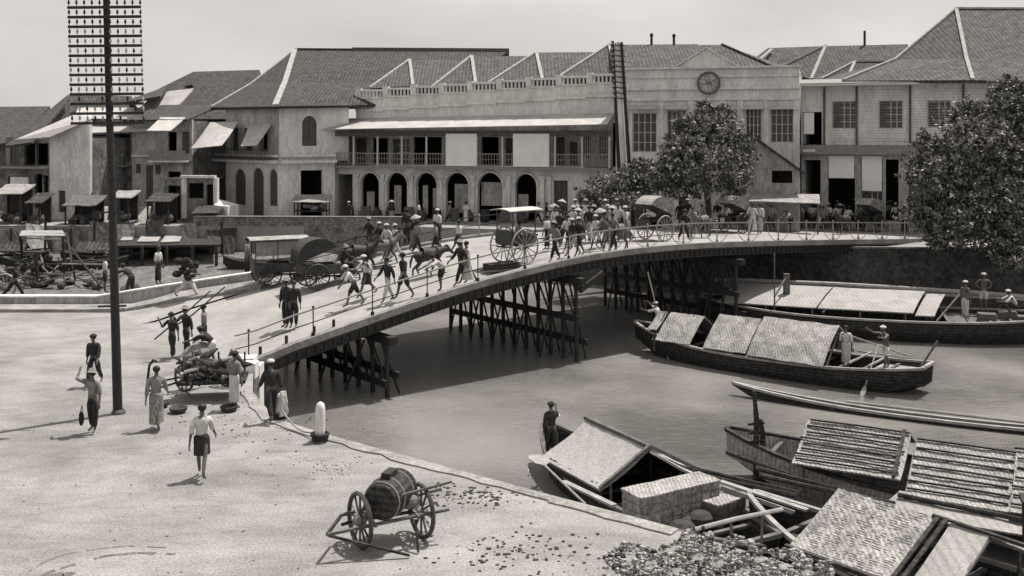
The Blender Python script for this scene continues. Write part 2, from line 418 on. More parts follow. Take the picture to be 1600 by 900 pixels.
wall_run('river_wall', [(-62, 72.35), (-22.6, 72.3)], -2.4, 1.24, .12, M['stone_dark'], 'uneven dark bank wall under the waterside houses on the left', M['stone'], .08)
hz = lambda p: ground_z(p.x, 46.9) + .42
ptsw = [(-60, 46.7), (-40, 46.7), (-23, 46.7), (-19, 46.7), (-17, 46.7), (-15, 46.7), (-13, 46.7), (-11.1, 46.7)]
wall_run('quay_wall', ptsw, -.1, hz, .4, M['plaster_g'], 'low pale parapet wall along the left quay with grey coping', M['plaster_w'], .07)
mb = MB()
for a, b in zip(ptsw, ptsw[1:]):
    za = ground_z(a[0], 45.2); zb = ground_z(b[0], 45.2)
    mb.prism([(a[0], 45.2), (b[0], 45.2), (b[0], 46.64), (a[0], 46.64)], -.1, [za + .14, zb + .14, zb + .14 + .2 * (zb > .1), za + .14 + .2 * (za > .1)])
tag(mb.build('pavement', M['quay']), kind='structure')

# ------------------------------------------------------------------ facades given by a vertical plane A-B and pixel rectangles
class Plane:
    def __init__(s, A, Bp):
        s.A = Vector((A[0], A[1])); s.B = Vector((Bp[0], Bp[1])); s.u = (s.B - s.A).normalized(); s.n = Vector((s.u.y, -s.u.x))  # n faces the camera
        s.L = (s.B - s.A).length
    def U(s, px):      # parameter along the plane of an image column
        k = (px - 800) / F
        return (k * s.A.y - s.A.x) / (s.u.x - k * s.u.y)
    def Z(s, px, py):
        Y = s.A.y + s.u.y * s.U(px)
        return H - (py - HY) / F * Y
    def P(s, u, z, d=0.0):
        q = s.A + s.u * u + s.n * d
        return Vector((q.x, q.y, z))
    def box(s, mb, u0, u1, z0, z1, d0, d1):
        v = [s.P(u, z, d) for d in (d0, d1) for z in (z0, z1) for u in (u0, u1)]
        mb.add(v, [(0, 1, 3, 2), (4, 6, 7, 5), (0, 4, 5, 1), (2, 3, 7, 6), (0, 2, 6, 4), (1, 5, 7, 3)])
def wall_mesh(pl, u0, u1, z0, z1, th, ops):
    """solid wall slab (front face at d=0, thickness behind) with rectangular / arched openings (ua,ub,za,zb,arched)"""
    mb = MB(); us = sorted(set([u0, u1] + [c for o in ops for c in o[:2]])); zs = sorted(set([z0, z1] + [c for o in ops for c in o[2:4]]))
    us = [u for u in us if u0 - 1e-6 <= u <= u1 + 1e-6]; zs = [z for z in zs if z0 - 1e-6 <= z <= z1 + 1e-6]
    nu, nz = len(us) - 1, len(zs) - 1
    def solid(i, j):
        if i < 0 or j < 0 or i >= nu or j >= nz: return False
        cu = (us[i] + us[i + 1]) / 2; cz = (zs[j] + zs[j + 1]) / 2
        return not any(o[0] < cu < o[1] and o[2] < cz < o[3] for o in ops)
    for i in range(nu):
        for j in range(nz):
            if not solid(i, j): continue
            a, b, c, d = us[i], us[i + 1], zs[j], zs[j + 1]
            f = [pl.P(a, c), pl.P(b, c), pl.P(b, d), pl.P(a, d)]; k = [pl.P(a, c, -th), pl.P(b, c, -th), pl.P(b, d, -th), pl.P(a, d, -th)]
            fs = [(0, 1, 2, 3), (7, 6, 5, 4)]
            if not solid(i - 1, j): fs.append((0, 3, 7, 4))
            if not solid(i + 1, j): fs.append((1, 5, 6, 2))
            if not solid(i, j - 1): fs.append((0, 4, 5, 1))
            if not solid(i, j + 1): fs.append((3, 2, 6, 7))
            mb.add(f + k, fs)
    for o in ops:
        if len(o) > 4 and o[4]:
            ua, ub, za, zb = o[:4]; r = (ub - ua) / 2; rz = min(r * 1.15, (zb - za) * .5); uc = (ua + ub) / 2; n = 12
            for i in range(n):
                x0 = -math.cos(math.pi * i / n); x1 = -math.cos(math.pi * (i + 1) / n)
                y0 = math.sqrt(max(0, 1 - x0 * x0)); y1 = math.sqrt(max(0, 1 - x1 * x1))
                p = [(uc + r * x0, zb - rz + rz * y0), (uc + r * x1, zb - rz + rz * y1), (uc + r * x1, zb + .001), (uc + r * x0, zb + .001)]
                mb.add([pl.P(q[0], q[1], -.002) for q in p] + [pl.P(q[0], q[1], -th) for q in p], [(0, 1, 2, 3), (7, 6, 5, 4), (0, 4, 5, 1)])
    return mb
def window(pl, root, o, kind, th):
    """fill an opening: glazed window, louvred shutters, door leaves or nothing"""
    ua, ub, za, zb = o[:4]; w = ub - ua; h = zb - za
    if kind == 'void': return
    nm = 'door' if kind.startswith('door') else 'window'
    fr = MB(); t = .07
    for a, b, c, d in ((ua, ua + t, za, zb), (ub - t, ub, za, zb), (ua + t, ub - t, zb - t, zb), (ua + t, ub - t, za, za + t)):
        pl.box(fr, a + .002, b - .002, c + .002, d - .002, -th * .5, -th * .5 - .08)
    if kind in ('glass', 'half'):
        for k in range(1, 4): pl.box(fr, ua + w * k / 4 - .03, ua + w * k / 4 + .03, za + t, zb - t, -th * .5 - .01, -th * .5 - .06)
        for k in range(1, 4): pl.box(fr, ua + t, ub - t, za + h * k / 4 - .02, za + h * k / 4 + .02, -th * .5 - .012, -th * .5 - .055)
    root_w = fr.build(nm, M['frame'] if kind in ('glass', 'half') else M['shutter'], root)
    mb = MB()
    if kind in ('glass', 'half'):
        pl.box(mb, ua + t, ub - t, za + t, zb - t, -th * .5 - .062, -th * .5 - .075); mb.build('pane', M['glass'], root_w)
    if kind in ('shut', 'half', 'door'):
        mb = MB(); n = 2
        lim = ub if kind != 'half' else ua + w * .4
        for k in range(n):
            a = ua + t + (lim - ua - 2 * t) * k / n; b = ua + t + (lim - ua - 2 * t) * (k + 1) / n - .03
            pl.box(mb, a, b, za + t, zb - t, -th * .5 - .0, -th * .5 - .04)
            m_ = max(4, int(h / .16))
            for q in range(m_):
                zz = za + t + (h - 2 * t) * (q + .5) / m_
                pl.box(mb, a + .05, b - .05, zz - .03, zz + .03, -th * .5 + .025, -th * .5 + .001)
        mb.build('shutter' if nm == 'window' else 'door_leaf', M['shutter'], root_w)
def facade(pl, root, px0, px1, pyt, pyb, ops, m, th=.3, z0=None, z1=None, depth=3.0, room=True):
    """ops: (px0, py_top, px1, py_bottom, kind, arched)"""
    u0, u1 = pl.U(px0), pl.U(px1); pm = (px0 + px1) / 2
    z1 = pl.Z(pm, pyt) if z1 is None else z1; z0 = pl.Z(pm, pyb) if z0 is None else z0
    oo = []
    for (a, b, c, d, kind, arch) in ops:
        mid = (a + c) / 2; za, zb = max(z0, pl.Z(mid, d)), min(z1 - .02, pl.Z(mid, b))
        if za - z0 < .35: za = z0
        oo.append((max(u0 + .02, pl.U(a)), min(u1 - .02, pl.U(c)), za, zb, arch, kind))
    wall_mesh(pl, u0, u1, z0, z1, th, oo).build('wall', m, root)
    for o in oo: window(pl, root, o, o[5], th)
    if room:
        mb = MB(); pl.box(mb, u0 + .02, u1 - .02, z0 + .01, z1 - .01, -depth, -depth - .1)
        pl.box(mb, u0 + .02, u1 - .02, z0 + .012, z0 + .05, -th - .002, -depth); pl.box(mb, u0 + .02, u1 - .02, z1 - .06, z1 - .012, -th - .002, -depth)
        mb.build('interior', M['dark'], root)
    return u0, u1, z0, z1
def side_walls(pl, root, u0, u1, z0, z1, depth, m):
    mb = MB()
    pl.box(mb, u0, u0 + .25, z0, z1, -.305, -depth); pl.box(mb, u1 - .25, u1, z0, z1, -.305, -depth); pl.box(mb, u0 + .26, u1 - .26, z0, z1, -depth + .25, -depth)
    mb.build('side_wall', m, root)
def roof_faces(root, faces, m, th=.22, name='roof'):
    mb = MB()
    for f in faces: mb.slab(f, th)
    return mb.build(name, m, root)
def caps(root, segs, w=.28, h=.2, m=None):
    mb = MB()
    for a, b in segs: mb.bar(Vector(a) + Vector((0, 0, .06)), Vector(b) + Vector((0, 0, .06)), w, h)
    return mb.build('ridge_cap', m or M['ridge'], root)

# ------------------------------------------------------------------ buildings of the far bank
def fplane(pa, Ya, pb, Yb):
    return Plane(((pa - 800) / F * Ya, Ya), ((pb - 800) / F * Yb, Yb))
def shift(pl, d):
    return Plane(pl.A + pl.n * d, pl.B + pl.n * d)

# --- arcaded trading house, lower left wing of the white building
A0 = fplane(520, 80, 1250, 70)
A_up = shift(A0, -2.4)
t = empty('arcaded_house', A0.P(0, FARZ), 'long two storey trading house with arched arcade below, iron balcony and white blinds above', 'building')
arch = [(563, 270, 592, 343), (604, 270, 636, 343), (650, 270, 682, 343), (696, 270, 732, 343), (746, 270, 785, 343), (805, 272, 838, 343)]
ops = [(525, 272, 551, 343, 'void', False)] + [(*a, 'void', True) for a in arch] + [(865, 282, 887, 343, 'door', False), (925, 282, 945, 343, 'void', False)]
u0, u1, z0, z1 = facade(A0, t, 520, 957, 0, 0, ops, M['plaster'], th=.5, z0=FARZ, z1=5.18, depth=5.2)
side_walls(A0, t, u0, u1, FARZ, 5.17, 10, M['plaster_g'])
mb = MB()
for a in arch:   # mouldings round the arches
    ua, ub = A0.U(a[0]), A0.U(a[2]); uc = (ua + ub) / 2; r = (ub - ua) / 2; zt = A0.Z((a[0] + a[2]) / 2, a[1]); rz = r * 1.15
    pts = [A0.P(uc - (r + .12) * math.cos(math.pi * k / 14), zt - rz + (rz + .12) * math.sin(math.pi * k / 14), .05) for k in range(15)]
    mb.tube(pts, .09, 5)
mb.build('arch_moulding', M['plaster_w'], t)
for px in (558, 598, 643, 689, 739, 795, 848, 858):
    mb = MB(); u = A0.U(px); A0.box(mb, u - .16, u + .16, FARZ, 4.5, .002, .16); A0.box(mb, u - .22, u + .22, 4.5, 4.7, .002, .22); A0.box(mb, u - .22, u + .22, FARZ, FARZ + .3, .003, .21)
    mb.build('pilaster', M['plaster_w'], t)
for (a, b_, c, d) in [(611, 290, 622, 335), (656, 290, 664, 335), (672, 295, 682, 338), (706, 288, 728, 333), (748, 285, 782, 322), (806, 304, 822, 340), (568, 300, 580, 336)]:
    mb = MB(); A0.box(mb, A0.U(a), A0.U(c), A0.Z(a, d), A0.Z(a, b_), -.62, -.66); mb.build('door_screen', M['plaster_g'], t)
ops = [(530, 216, 545, 258, 'shut', False), (556, 216, 572, 258, 'door', False), (582, 216, 606, 258, 'void', False), (612, 216, 640, 258, 'half', False), (646, 214, 690, 258, 'void', False), (752, 214, 779, 258, 'void', False),
       (790, 216, 802, 258, 'shut', False), (866, 214, 882, 258, 'shut', False), (890, 222, 902, 258, 'shut', False), (911, 212, 924, 250, 'glass', False), (936, 212, 950, 250, 'glass', False)]
facade(A_up, t, 522, 957, 0, 0, ops, M['plaster_g'], th=.3, z0=5.2, z1=8.8, depth=3)
mb = MB(); A0.box(mb, u0, u1, 5.19, 5.36, .75, -2.39); mb.build('balcony_floor', M['paint_g'], t)
mb = MB(); A0.box(mb, u0, u1, 6.28, 6.35, .62, .68); A0.box(mb, u0, u1, 5.5, 5.54, .63, .67); A0.box(mb, u0, u1, 5.9, 5.93, .64, .66)
k = int((u1 - u0) / .22)
for i in range(k): A0.box(mb, u0 + i * .22, u0 + i * .22 + .035, 5.37, 6.27, .635, .665)
mb.build('balcony_railing', M['paint_g'], t)
for i in range(12):
    u = u0 + .1 + (u1 - u0 - .2) * i / 11; mb = MB(); A0.box(mb, u - .06, u + .06, 5.37, 7.6, .58, .70); mb.build('balcony_post', M['frame'], t)
mb = MB(); A0.box(mb, u0, u1, 7.62, 8.05, .60, .69); mb.build('fascia', M['shutter'], t)
mb = MB()
for i in range(12):
    ua = u0 - .3 + (u1 - u0 + .2) * i / 12; ub = u0 - .3 + (u1 - u0 + .2) * (i + 1) / 12
    zz = [8.15 + .35 * i / 12, 8.15 + .35 * (i + 1) / 12]
    mb.slab([A0.P(ua, zz[0], 1.5), A0.P(ub, zz[1], 1.5), A0.P(ub, zz[1] + .85, -1.35), A0.P(ua, zz[0] + .85, -1.35)], .06)
mb.build('awning', M['tin'], t)
for a, c in ((702, 750), (806, 862)):
    mb = MB(); ua, ub = A0.U(a), A0.U(c)
    for i in range(8): A0.box(mb, ua, ub, 5.42 + i * .3, 5.42 + i * .3 + .295, .74, .76 + .01 * (i % 2))
    mb.build('blind', M['blind'], t)
# parapet (rises a little towards the taller block)
mb = MB(); uu0, uu1 = A0.U(545), A0.U(960)
n = 9
for i in range(n):
    a, b = uu0 + (uu1 - uu0) * i / n, uu0 + (uu1 - uu0) * (i + 1) / n; s = i / (n - 1)
    for (za, zb, d0, d1) in ((8.6, 9.55, -1.3, -1.6), (9.55, 9.75, -1.15, -1.6), (9.75, 10.55, -1.3, -1.6), (10.55, 10.66, -1.2, -1.6), (11.12, 11.28, -1.2, -1.62)):
        up = .95 * s
        A0.box(mb, a, b - .002, za + up * (za > 9), zb + up * (zb > 9), d0, d1)
    up = .95 * s
    A0.box(mb, a, a + .45, 10.66 + up, 11.35 + up, -1.17, -1.63)
    m_ = int((b - a - .45) / .3)
    for k in range(m_): A0.box(mb, a + .52 + k * .3, a + .64 + k * .3, 10.66 + up, 11.12 + up, -1.3, -1.45)
mb.build('parapet', M['plaster'], t)
# ranges of roof behind the parapet
seq = [((578, 138), (640, 94), (645, 134)), ((676, 136), (737, 88), (743, 130)), ((764, 130), (838, 82), (847, 124)), ((872, 122), (952, 70), (962, 118))]
faces = []; seg = []
for i, (l, a, r) in enumerate(seq):
    Yl = 82.4 - i * 1.15; Ya = Yl + 4.5
    L_, A_, R_ = Wp(*l, Yl), Wp(*a, Ya), Wp(*r, Yl - .5)
    nx = seq[i + 1] if i < 3 else ((1100, 122), (1060, 70), None)
    E1 = Wp(nx[1][0] + 30, a[1] - 1, Ya + .3); E0 = Wp(nx[0][0] + 50, l[1] - 4, Yl - .9)
    faces += [[L_, R_, A_], [R_, E0, E1, A_]]; seg += [(L_, A_), (A_, R_), (A_, E1)]
    back = Vector((0, 7, -3)); faces.append([A_, E1, E1 + back, A_ + back])
roof_faces(t, faces, M['tile_l']); caps(t, seg[0:2] + seg[3:5] + seg[6:8] + seg[9:11], .26, .14)

# --- white block with pediment and clock
Bk = shift(A0, .35)
t = empty('white_building', Bk.P(Bk.U(960), FARZ), 'tall white building with cornice, triangular pediment and round clock above the trees', 'building')
ops = [(988, 176, 1026, 238, 'glass', False), (1042, 172, 1072, 236, 'glass', False), (1088, 172, 1122, 236, 'glass', False), (1136, 170, 1150, 232, 'glass', False), (1165, 168, 1190, 223, 'glass', False), (1204, 165, 1240, 223, 'glass', False),
       (985, 270, 1010, 345, 'door', False), (1060, 270, 1080, 345, 'door', False), (1205, 262, 1235, 285, 'void', False)]
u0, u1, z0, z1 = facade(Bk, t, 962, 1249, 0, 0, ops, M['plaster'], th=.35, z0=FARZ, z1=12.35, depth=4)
side_walls(Bk, t, u0, u1, FARZ, 12.3, 12, M['plaster'])
mb = MB()
for (za, zb, d) in ((10.15, 10.3, .16), (10.9, 11.05, .2), (11.75, 11.88, .14), (12.36, 12.5, .28)): Bk.box(mb, u0 - .1, u1 + .1, za, zb, .002, d) if za < 12 else Bk.box(mb, u0 - .15, u1 + .15, za, zb, -.4, d)
mb.build('cornice', M['plaster_w'], t)
for px in (978, 1033, 1080, 1130, 1157, 1197, 1244):
    u = Bk.U(px); mb = MB(); Bk.box(mb, u - .18, u + .18, FARZ, 10.14, .002, .12); mb.build('pilaster', M['plaster_w'], t)
for (a, _, c, _2) in [o[:4] for o in ops[:6]]:
    mb = MB(); ua, ub = Bk.U(a) - .15, Bk.U(c) + .15; z = Bk.Z((a + c) / 2, 170)
    mb.slab([Bk.P(ua, z + .25, .05), Bk.P(ub, z + .25, .05), Bk.P(ub, z - .02, .5), Bk.P(ua, z - .02, .5)], .04); mb.build('window_hood', M['tin'], t)
pc = Bk.U(1104); pz = 12.51
mb = MB(); mb.add([Bk.P(pc - 2.0, pz, .1), Bk.P(pc + 2.0, pz, .1), Bk.P(pc, pz + 1.25, .1), Bk.P(pc - 2.0, pz, -.4), Bk.P(pc + 2.0, pz, -.4), Bk.P(pc, pz + 1.25, -.4)], [(0, 1, 2), (5, 4, 3), (0, 3, 4, 1), (1, 4, 5, 2), (2, 5, 3, 0)])
for s in (-1, 1): mb.bar(Bk.P(pc + 2.15 * s, pz, -.1), Bk.P(pc, pz + 1.33, -.1), .75, .1)
mb.build('pediment', M['plaster'], t)
cz = Bk.Z(1108, 130); cu = Bk.U(1108)
nn = Vector((Bk.n.x, Bk.n.y, 0))
mb = MB(); mb.lathe([(.74, 0), (.74, .12)], Bk.P(cu, cz, .2), 28, nn); f = mb.build('clock', M['plaster_g'], t)
mb = MB(); c0 = Bk.P(cu, cz, .34); U3 = Vector((Bk.u.x, Bk.u.y, 0))
mb.tube([c0 + (U3 * math.cos(a * math.pi / 14) + Vector((0, 0, math.sin(a * math.pi / 14)))) * .74 for a in range(29)], .07, 6, cap=False)
for k in range(12):
    a = k * math.pi / 6; d = U3 * math.cos(a) + Vector((0, 0, math.sin(a))); mb.bar(c0 + d * .5, c0 + d * .62, .05, .03)
mb.bar(c0, c0 + (U3 * .4 + Vector((0, 0, .2))), .06, .03); mb.bar(c0, c0 + (U3 * -.45 + Vector((0, 0, -.1))), .07, .03); mb.bar(c0 + U3 * -.3 + Vector((0, 0, .25)), c0 + U3 * .3 + Vector((0, 0, -.2)), .05, .03)
mb.build('clock_hands', M['shutter'], f)
seg = []; P1, P2, P3, P4, P5 = Wp(955, 71, 82), Wp(1128, 70, 80), Wp(1215, 108, 75), Wp(962, 112, 76.5), Wp(1128, 70, 80)
faces = [[P4, P3, P2, P1], [P3, Wp(1240, 108, 84), P2], [P1, P2, P2 + Vector((0, 8, -4)), P1 + Vector((0, 8, -4))]]
roof_faces(t, faces, M['tile_l']); caps(t, [(P2, P3)], .2, .12, M['tile'])
for px, y0, y1 in ((1018, 52, 74), (1053, 53, 74)):
    mb = MB(); a = Wp(px, y1, 81.5); b = Wp(px, y0, 81.5); mb.tube([a - Vector((0, 0, .4)), b], .1, 8); mb.tube([b - Vector((0, 0, .25)), b - Vector((0, 0, .1))], .14, 8); mb.build('chimney_pipe', M['iron'], t)

# --- lean-to shed in front of the white block
Sp = fplane(1150, 67.5, 1252, 66.2)
t = empty('street_shed', Sp.P(0, FARZ), 'boarded lean-to shed with sloping dark-edged roof beside the round tree', 'shed')
ops = [(1206, 262, 1238, 286, 'void', False)]
u0, u1, z0, z1 = facade(Sp, t, 1150, 1250, 0, 0, ops, M['plaster_g'], th=.15, z0=FARZ, z1=5.45, depth=2.5)
mb = MB(); mb.add([Sp.P(u0, 5.46, 0), Sp.P(u1, 5.46, 0), Sp.P(Sp.U(1188), 7.35, 0), Sp.P(u0, 7.35, 0), Sp.P(u0, 5.46, -.15), Sp.P(u1, 5.46, -.15), Sp.P(Sp.U(1188), 7.35, -.15), Sp.P(u0, 7.35, -.15)],
    [(0, 1, 2, 3), (7, 6, 5, 4), (1, 5, 6, 2), (2, 6, 7, 3), (3, 7, 4, 0)])
for i in range(7): Sp.box(mb, u0, Sp.U(1188) + (7.35 - (5.6 + i * .25)) * 1.35, 5.6 + i * .25, 5.66 + i * .25, .003, .05)
mb.build('boarded_gable', M['plaster_g'], t)
mb = MB(); a, b = Sp.P(Sp.U(1186), 7.5, .35), Sp.P(u1 + .35, 5.35, .35); c = Vector((0, 3.2, 0)); mb.slab([a, b, b + c, a + c], .12)
mb.slab([Sp.P(u0, 7.5, .35), a, a + c, Sp.P(u0, 7.5, .35) + c], .12); mb.build('roof', M['tile'], t)
mb = MB(); mb.slab([Sp.P(u0 + 1.0, 3.55, 1.9), Sp.P(u1 + 1.3, 3.5, 1.9), Sp.P(u1 + 1.2, 3.95, .05), Sp.P(u0 + 1.1, 3.95, .05)], .07); mb.build('canopy', M['matr'], t)
for u in (u0 + 1.2, u1 + 1.1): mb = MB(); Sp.box(mb, u, u + .1, FARZ, 3.45, 1.7, 1.8); mb.build('post', M['shutter'], t)

# --- big-roofed timber house at the right
Kp = fplane(1252, 72, 1640, 66)
t = empty('big_roofed_house', Kp.P(0, FARZ), 'two storey boarded house with high sweeping tiled hip roof at the far right', 'building')
ops = [(1254, 175, 1284, 222, 'void', False), (1300, 158, 1338, 201, 'half', False), (1373, 157, 1411, 201, 'half', False), (1449, 157, 1486, 199, 'half', False), (1525, 157, 1560, 199, 'half', False)]
facade(Kp, t, 1252, 1638, 0, 0, ops, M['plaster'], th=.2, z0=7.05, z1=11.3, depth=3)
ops = [(1256, 250, 1282, 345, 'void', False), (1294, 249, 1336, 345, 'void', False), (1345, 249, 1380, 345, 'half', False), (1384, 249, 1404, 345, 'void', False), (1420, 250, 1450, 345, 'door', False), (1470, 250, 1510, 345, 'void', False), (1540, 250, 1580, 345, 'void', False)]
u0, u1, z0, z1 = facade(Kp, t, 1252, 1638, 0, 0, ops, M['plaster_g'], th=.25, z0=FARZ, z1=6.38, depth=4)
side_walls(Kp, t, u0, u1, FARZ, 11.3, 12, M['plaster_g'])
mb = MB(); Kp.box(mb, u0 - .1, u1 + .1, 6.4, 7.04, -.3, .5); mb.build('floor_band', M['paint_g'], t)
for px in (1288, 1338.5, 1422, 1505, 1590):
    u = Kp.U(px); mb = MB(); Kp.box(mb, u - .07, u + .07, 7.05, 11.1, .002, .13); mb.build('post', M['shutter'], t)
mb = MB(); u2 = Kp.U(1292); 
for i in range(20): Kp.box(mb, u2, u1, 7.3 + i * .185, 7.3 + i * .185 + .02, .002, .012)
mb.build('board_joint', M['plaster_g'], t)
for a, c, zt, zb in ((1295, 1335, 6.3, 4.75), (1347, 1378, 6.3, 3.9)): 
    mb = MB(); Kp.box(mb, Kp.U(a), Kp.U(c), zb, zt, .03, .07); mb.build('blind', M['blind'], t)
mb = MB(); Kp.box(mb, Kp.U(1256), Kp.U(1272), 7.8, 9.3, .03, .07); mb.build('blind', M['blind'], t)
mb = MB(); Kp.box(mb, Kp.U(1255), Kp.U(1275), 6.55, 6.75, .51, .56); mb.build('sign_board', M['plaster_w'], t)
def row(z): return None
e0, e1, e2 = Wp(1318, 126, 70.5), Wp(1520, 125, 66.5), Wp(1760, 132, 64)
m0 = Wp(1400, 93, 73.5); m1 = Wp(1510, 92, 69.8); ap = Wp(1494, 14, 76); ap2 = Wp(1760, 15, 74); m2 = Wp(1760, 95, 67.5)
faces = [[e0, e1, m1, m0], [m0, m1, ap], [e1, e2, m2, m1], [m1, m2, ap2, ap], [e0 + Vector((-1, 10, 0)), e0, m0, m0 + Vector((2, 8, 0))]]
roof_faces(t, faces, M['tile_l']); caps(t, [(e0, m0), (m0, ap), (e1, m1), (m1, ap), (ap, ap2)], .24, .14)
mb = MB(); a = Kp.P(u0 - .2, 11.32, .9); b = Kp.P(Kp.U(1520), 11.32, .9); mb.slab([a, b, b + Vector((0, 2, .35)), a + Vector((0, 2, .35))], .18); b2 = Kp.P(u1, 11.32, .9); mb.slab([b + Vector((.01, 0, 0)), b2, b2 + Vector((0, 2, .35)), b + Vector((.01, 2, .35))], .18); mb.build('eave', M['paint_g'], t)
mb = MB(); Kp.box(mb, u0 - .2, u1, 11.12, 11.28, .84, .9); mb.build('gutter', M['frame'], t)

# roofs standing behind
t = empty('tiled_roof_house', Wp(1300, 346, 84), 'house behind with tiled hip roof and pale ridges, left of the highest roof', 'building')
q = [Wp(1268, 124, 80), Wp(1290, 72, 84), Wp(1418, 69, 84), Wp(1400, 122, 79), Wp(1215, 108, 84), Wp(1172, 80, 90)]
roof_faces(t, [[q[0], q[3], q[2], q[1]], [q[4], q[0], q[1]], [q[1], q[2], q[2] + Vector((0, 6, -4)), q[1] + Vector((0, 6, -4))]], M['tile_l'])
caps(t, [(q[4], q[1]), (q[0], q[1])], .26, .14)
mb = MB(); mb.box((Wp(1230, 0, 84).x, 80.6, FARZ), (Wp(1400, 0, 84).x, 90, 12.1)); mb.build('wall', M['plaster_g'], t)
g = [Wp(1284, 124, 77), Wp(1336, 97, 79), Wp(1324, 124, 76.4), Wp(1385, 97, 79), Wp(1360, 124, 76)]
roof_faces(t, [[g[0], g[2], g[1]], [g[2], g[4], g[3], g[1]]], M['tile'], name='dormer_roof'); caps(t, [(g[0], g[1]), (g[1], g[2]), (g[1], g[3])], .2, .12)
mb = MB(); mb.tube([Wp(1351, 76, 84), Wp(1351, 48, 84)], .1, 8); mb.build('chimney_pipe', M['iron'], t)
t = empty('low_tiled_house', Wp(1210, 346, 94), 'distant low tiled roof showing between the white block and the ridged roof', 'building')
q = [Wp(1150, 112, 92), Wp(1200, 75, 96), Wp(1290, 72, 96), Wp(1290, 120, 92)]
roof_faces(t, [[q[0], q[3], q[2], q[1]], [q[1], q[2], q[2] + Vector((0, 6, -4)), q[1] + Vector((0, 6, -4))]], M['tile_l']); caps(t, [(Wp(1185, 96, 92), Wp(1206, 78, 95))], .26, .14)
mb = MB(); mb.box((22, 92.6, FARZ), (28, 100, 12.5)); mb.build('wall', M['plaster_g'], t)

# --- hip-roofed house with arched windows, left of the arcade
C = Wp(436, 0, 77); Lp = Wp(352, 0, 82); Rp = Wp(524, 0, 79.2)
P_l = Plane((Lp.x, Lp.y), (C.x, C.y)); P_r = Plane((C.x, C.y), (Rp.x, Rp.y))
t = empty('hip_roofed_house', Vector((C.x, C.y, FARZ)), 'plastered corner house with dark hip roof, white ridges, and three arched windows beside awnings', 'building')
ops = [(366, 264, 385, 320, 'shut', True), (394, 262, 415, 335, 'void', True), (424, 264, 433, 322, 'shut', True)]
ops = [(366, 264, 384, 320, 'shut', True), (394, 262, 412, 343, 'door', True), (420, 264, 433.5, 322, 'shut', True)]
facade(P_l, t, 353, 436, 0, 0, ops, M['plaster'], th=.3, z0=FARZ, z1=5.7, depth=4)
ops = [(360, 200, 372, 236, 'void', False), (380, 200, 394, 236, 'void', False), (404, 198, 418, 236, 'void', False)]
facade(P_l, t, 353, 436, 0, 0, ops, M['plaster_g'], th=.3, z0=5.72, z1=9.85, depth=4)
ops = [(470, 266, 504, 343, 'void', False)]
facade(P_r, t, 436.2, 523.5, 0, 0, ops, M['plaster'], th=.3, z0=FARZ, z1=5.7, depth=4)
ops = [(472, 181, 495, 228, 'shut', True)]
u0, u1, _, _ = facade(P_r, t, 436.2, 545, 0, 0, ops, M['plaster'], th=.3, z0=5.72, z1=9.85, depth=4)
for pl_, a, c in ((P_l, 340, 435.5), (P_r, 436.4, 523)):
    mb = MB(); ua, ub = pl_.U(a), pl_.U(c); pl_.box(mb, ua, ub, 5.58, 5.8, .003, .55); pl_.box(mb, ua, ub, 6.05, 6.2, .003, .3); mb.build('string_course', M['plaster_w'], t)
mb = MB(); ua, ub = P_l.U(345), P_l.U(430); P_l.box(mb, ua, ub, 5.81, 6.04, .7, .75)
for i in range(24): P_l.box(mb, ua + (ub - ua) * i / 24, ua + (ub - ua) * i / 24 + .05, 5.81, 6.6, .76, .8)
P_l.box(mb, ua, ub, 6.6, 6.66, .74, .82); mb.build('balcony_railing', M['shutter'], t)
for a, c in ((298, 372), (376, 426)):
    mb = MB(); k = 1.0
    mb.sheet(Wp(a + (30 if a < 300 else 14), 191, 80.0 if a > 300 else 81.5), Wp(c, 190, 77.8 if a > 300 else 80), Wp(c - 26, 227, 75.6), Wp(a, 232 if a < 300 else 228, 76.6 if a > 300 else 78.5), .05, 8, 4, .05, .008)
    mb.build('awning', M['canvas'], t)
eL, eC, eR = Wp(330, 168, 83), Wp(430, 166, 75.8), Wp(640, 163, 82); aL, aR = Wp(461, 78, 92.5), Wp(795, 80, 96)
mL = eL.lerp(aL, .45) + Vector((0, 0, -.35)); mC = eC.lerp(aL, .45) + Vector((0, 0, -.35)); mR = eR.lerp(aR, .45) + Vector((0, 0, -.3))
roof_faces(t, [[eL, eC, mC, mL], [mL, mC, aL], [eC, eR, mR, mC], [mC, mR, aR, aL], [aL, aR, aR + Vector((0, 8, -5)), aL + Vector((0, 8, -5))]], M['tile'])
caps(t, [(eL, mL), (mL, aL)], .2, .12); caps(t, [(eC, mC), (mC, aL)], .42, .2); caps(t, [(aL, aL.lerp(aR, .26))], .3, .2, M['tile']); caps(t, [(eL, eC), (eC, eR.lerp(eC, .5))], .14, .14, M['ridge'])
mb = MB(); mb.bar(aL.lerp(aR, .26), aR, .4, .5); mb.build('ridge_course', M['shutter'], t)

# --- dark roof behind awnings
t = empty('dark_roof_house', Wp(330, 346, 92), 'house with a long dark tiled roof behind the striped awnings, second roof from left ridge', 'building')
q = [Wp(205, 186, 87), Wp(302, 112, 97), Wp(405, 109, 97), Wp(420, 186, 86)]
roof_faces(t, [[q[0], q[3], q[2], q[1]], [q[1], q[2], q[2] + Vector((0, 7, -4)), q[1] + Vector((0, 7, -4))], [Wp(225, 150, 96), Wp(300, 132, 93), q[1], Wp(250, 140, 99)]], M['tile'])
mb = MB(); mb.box((q[0].x + 1, 88, FARZ), (q[3].x - 1, 96, 9.2)); mb.build('wall', M['plaster_d'], t)
mb = MB(); mb.sheet(Wp(240, 145, 90), Wp(302, 138, 88), Wp(258, 183, 84), Wp(205, 180, 85), .1, 6, 3, .1); mb.build('pale_roof', M['tin'], t)

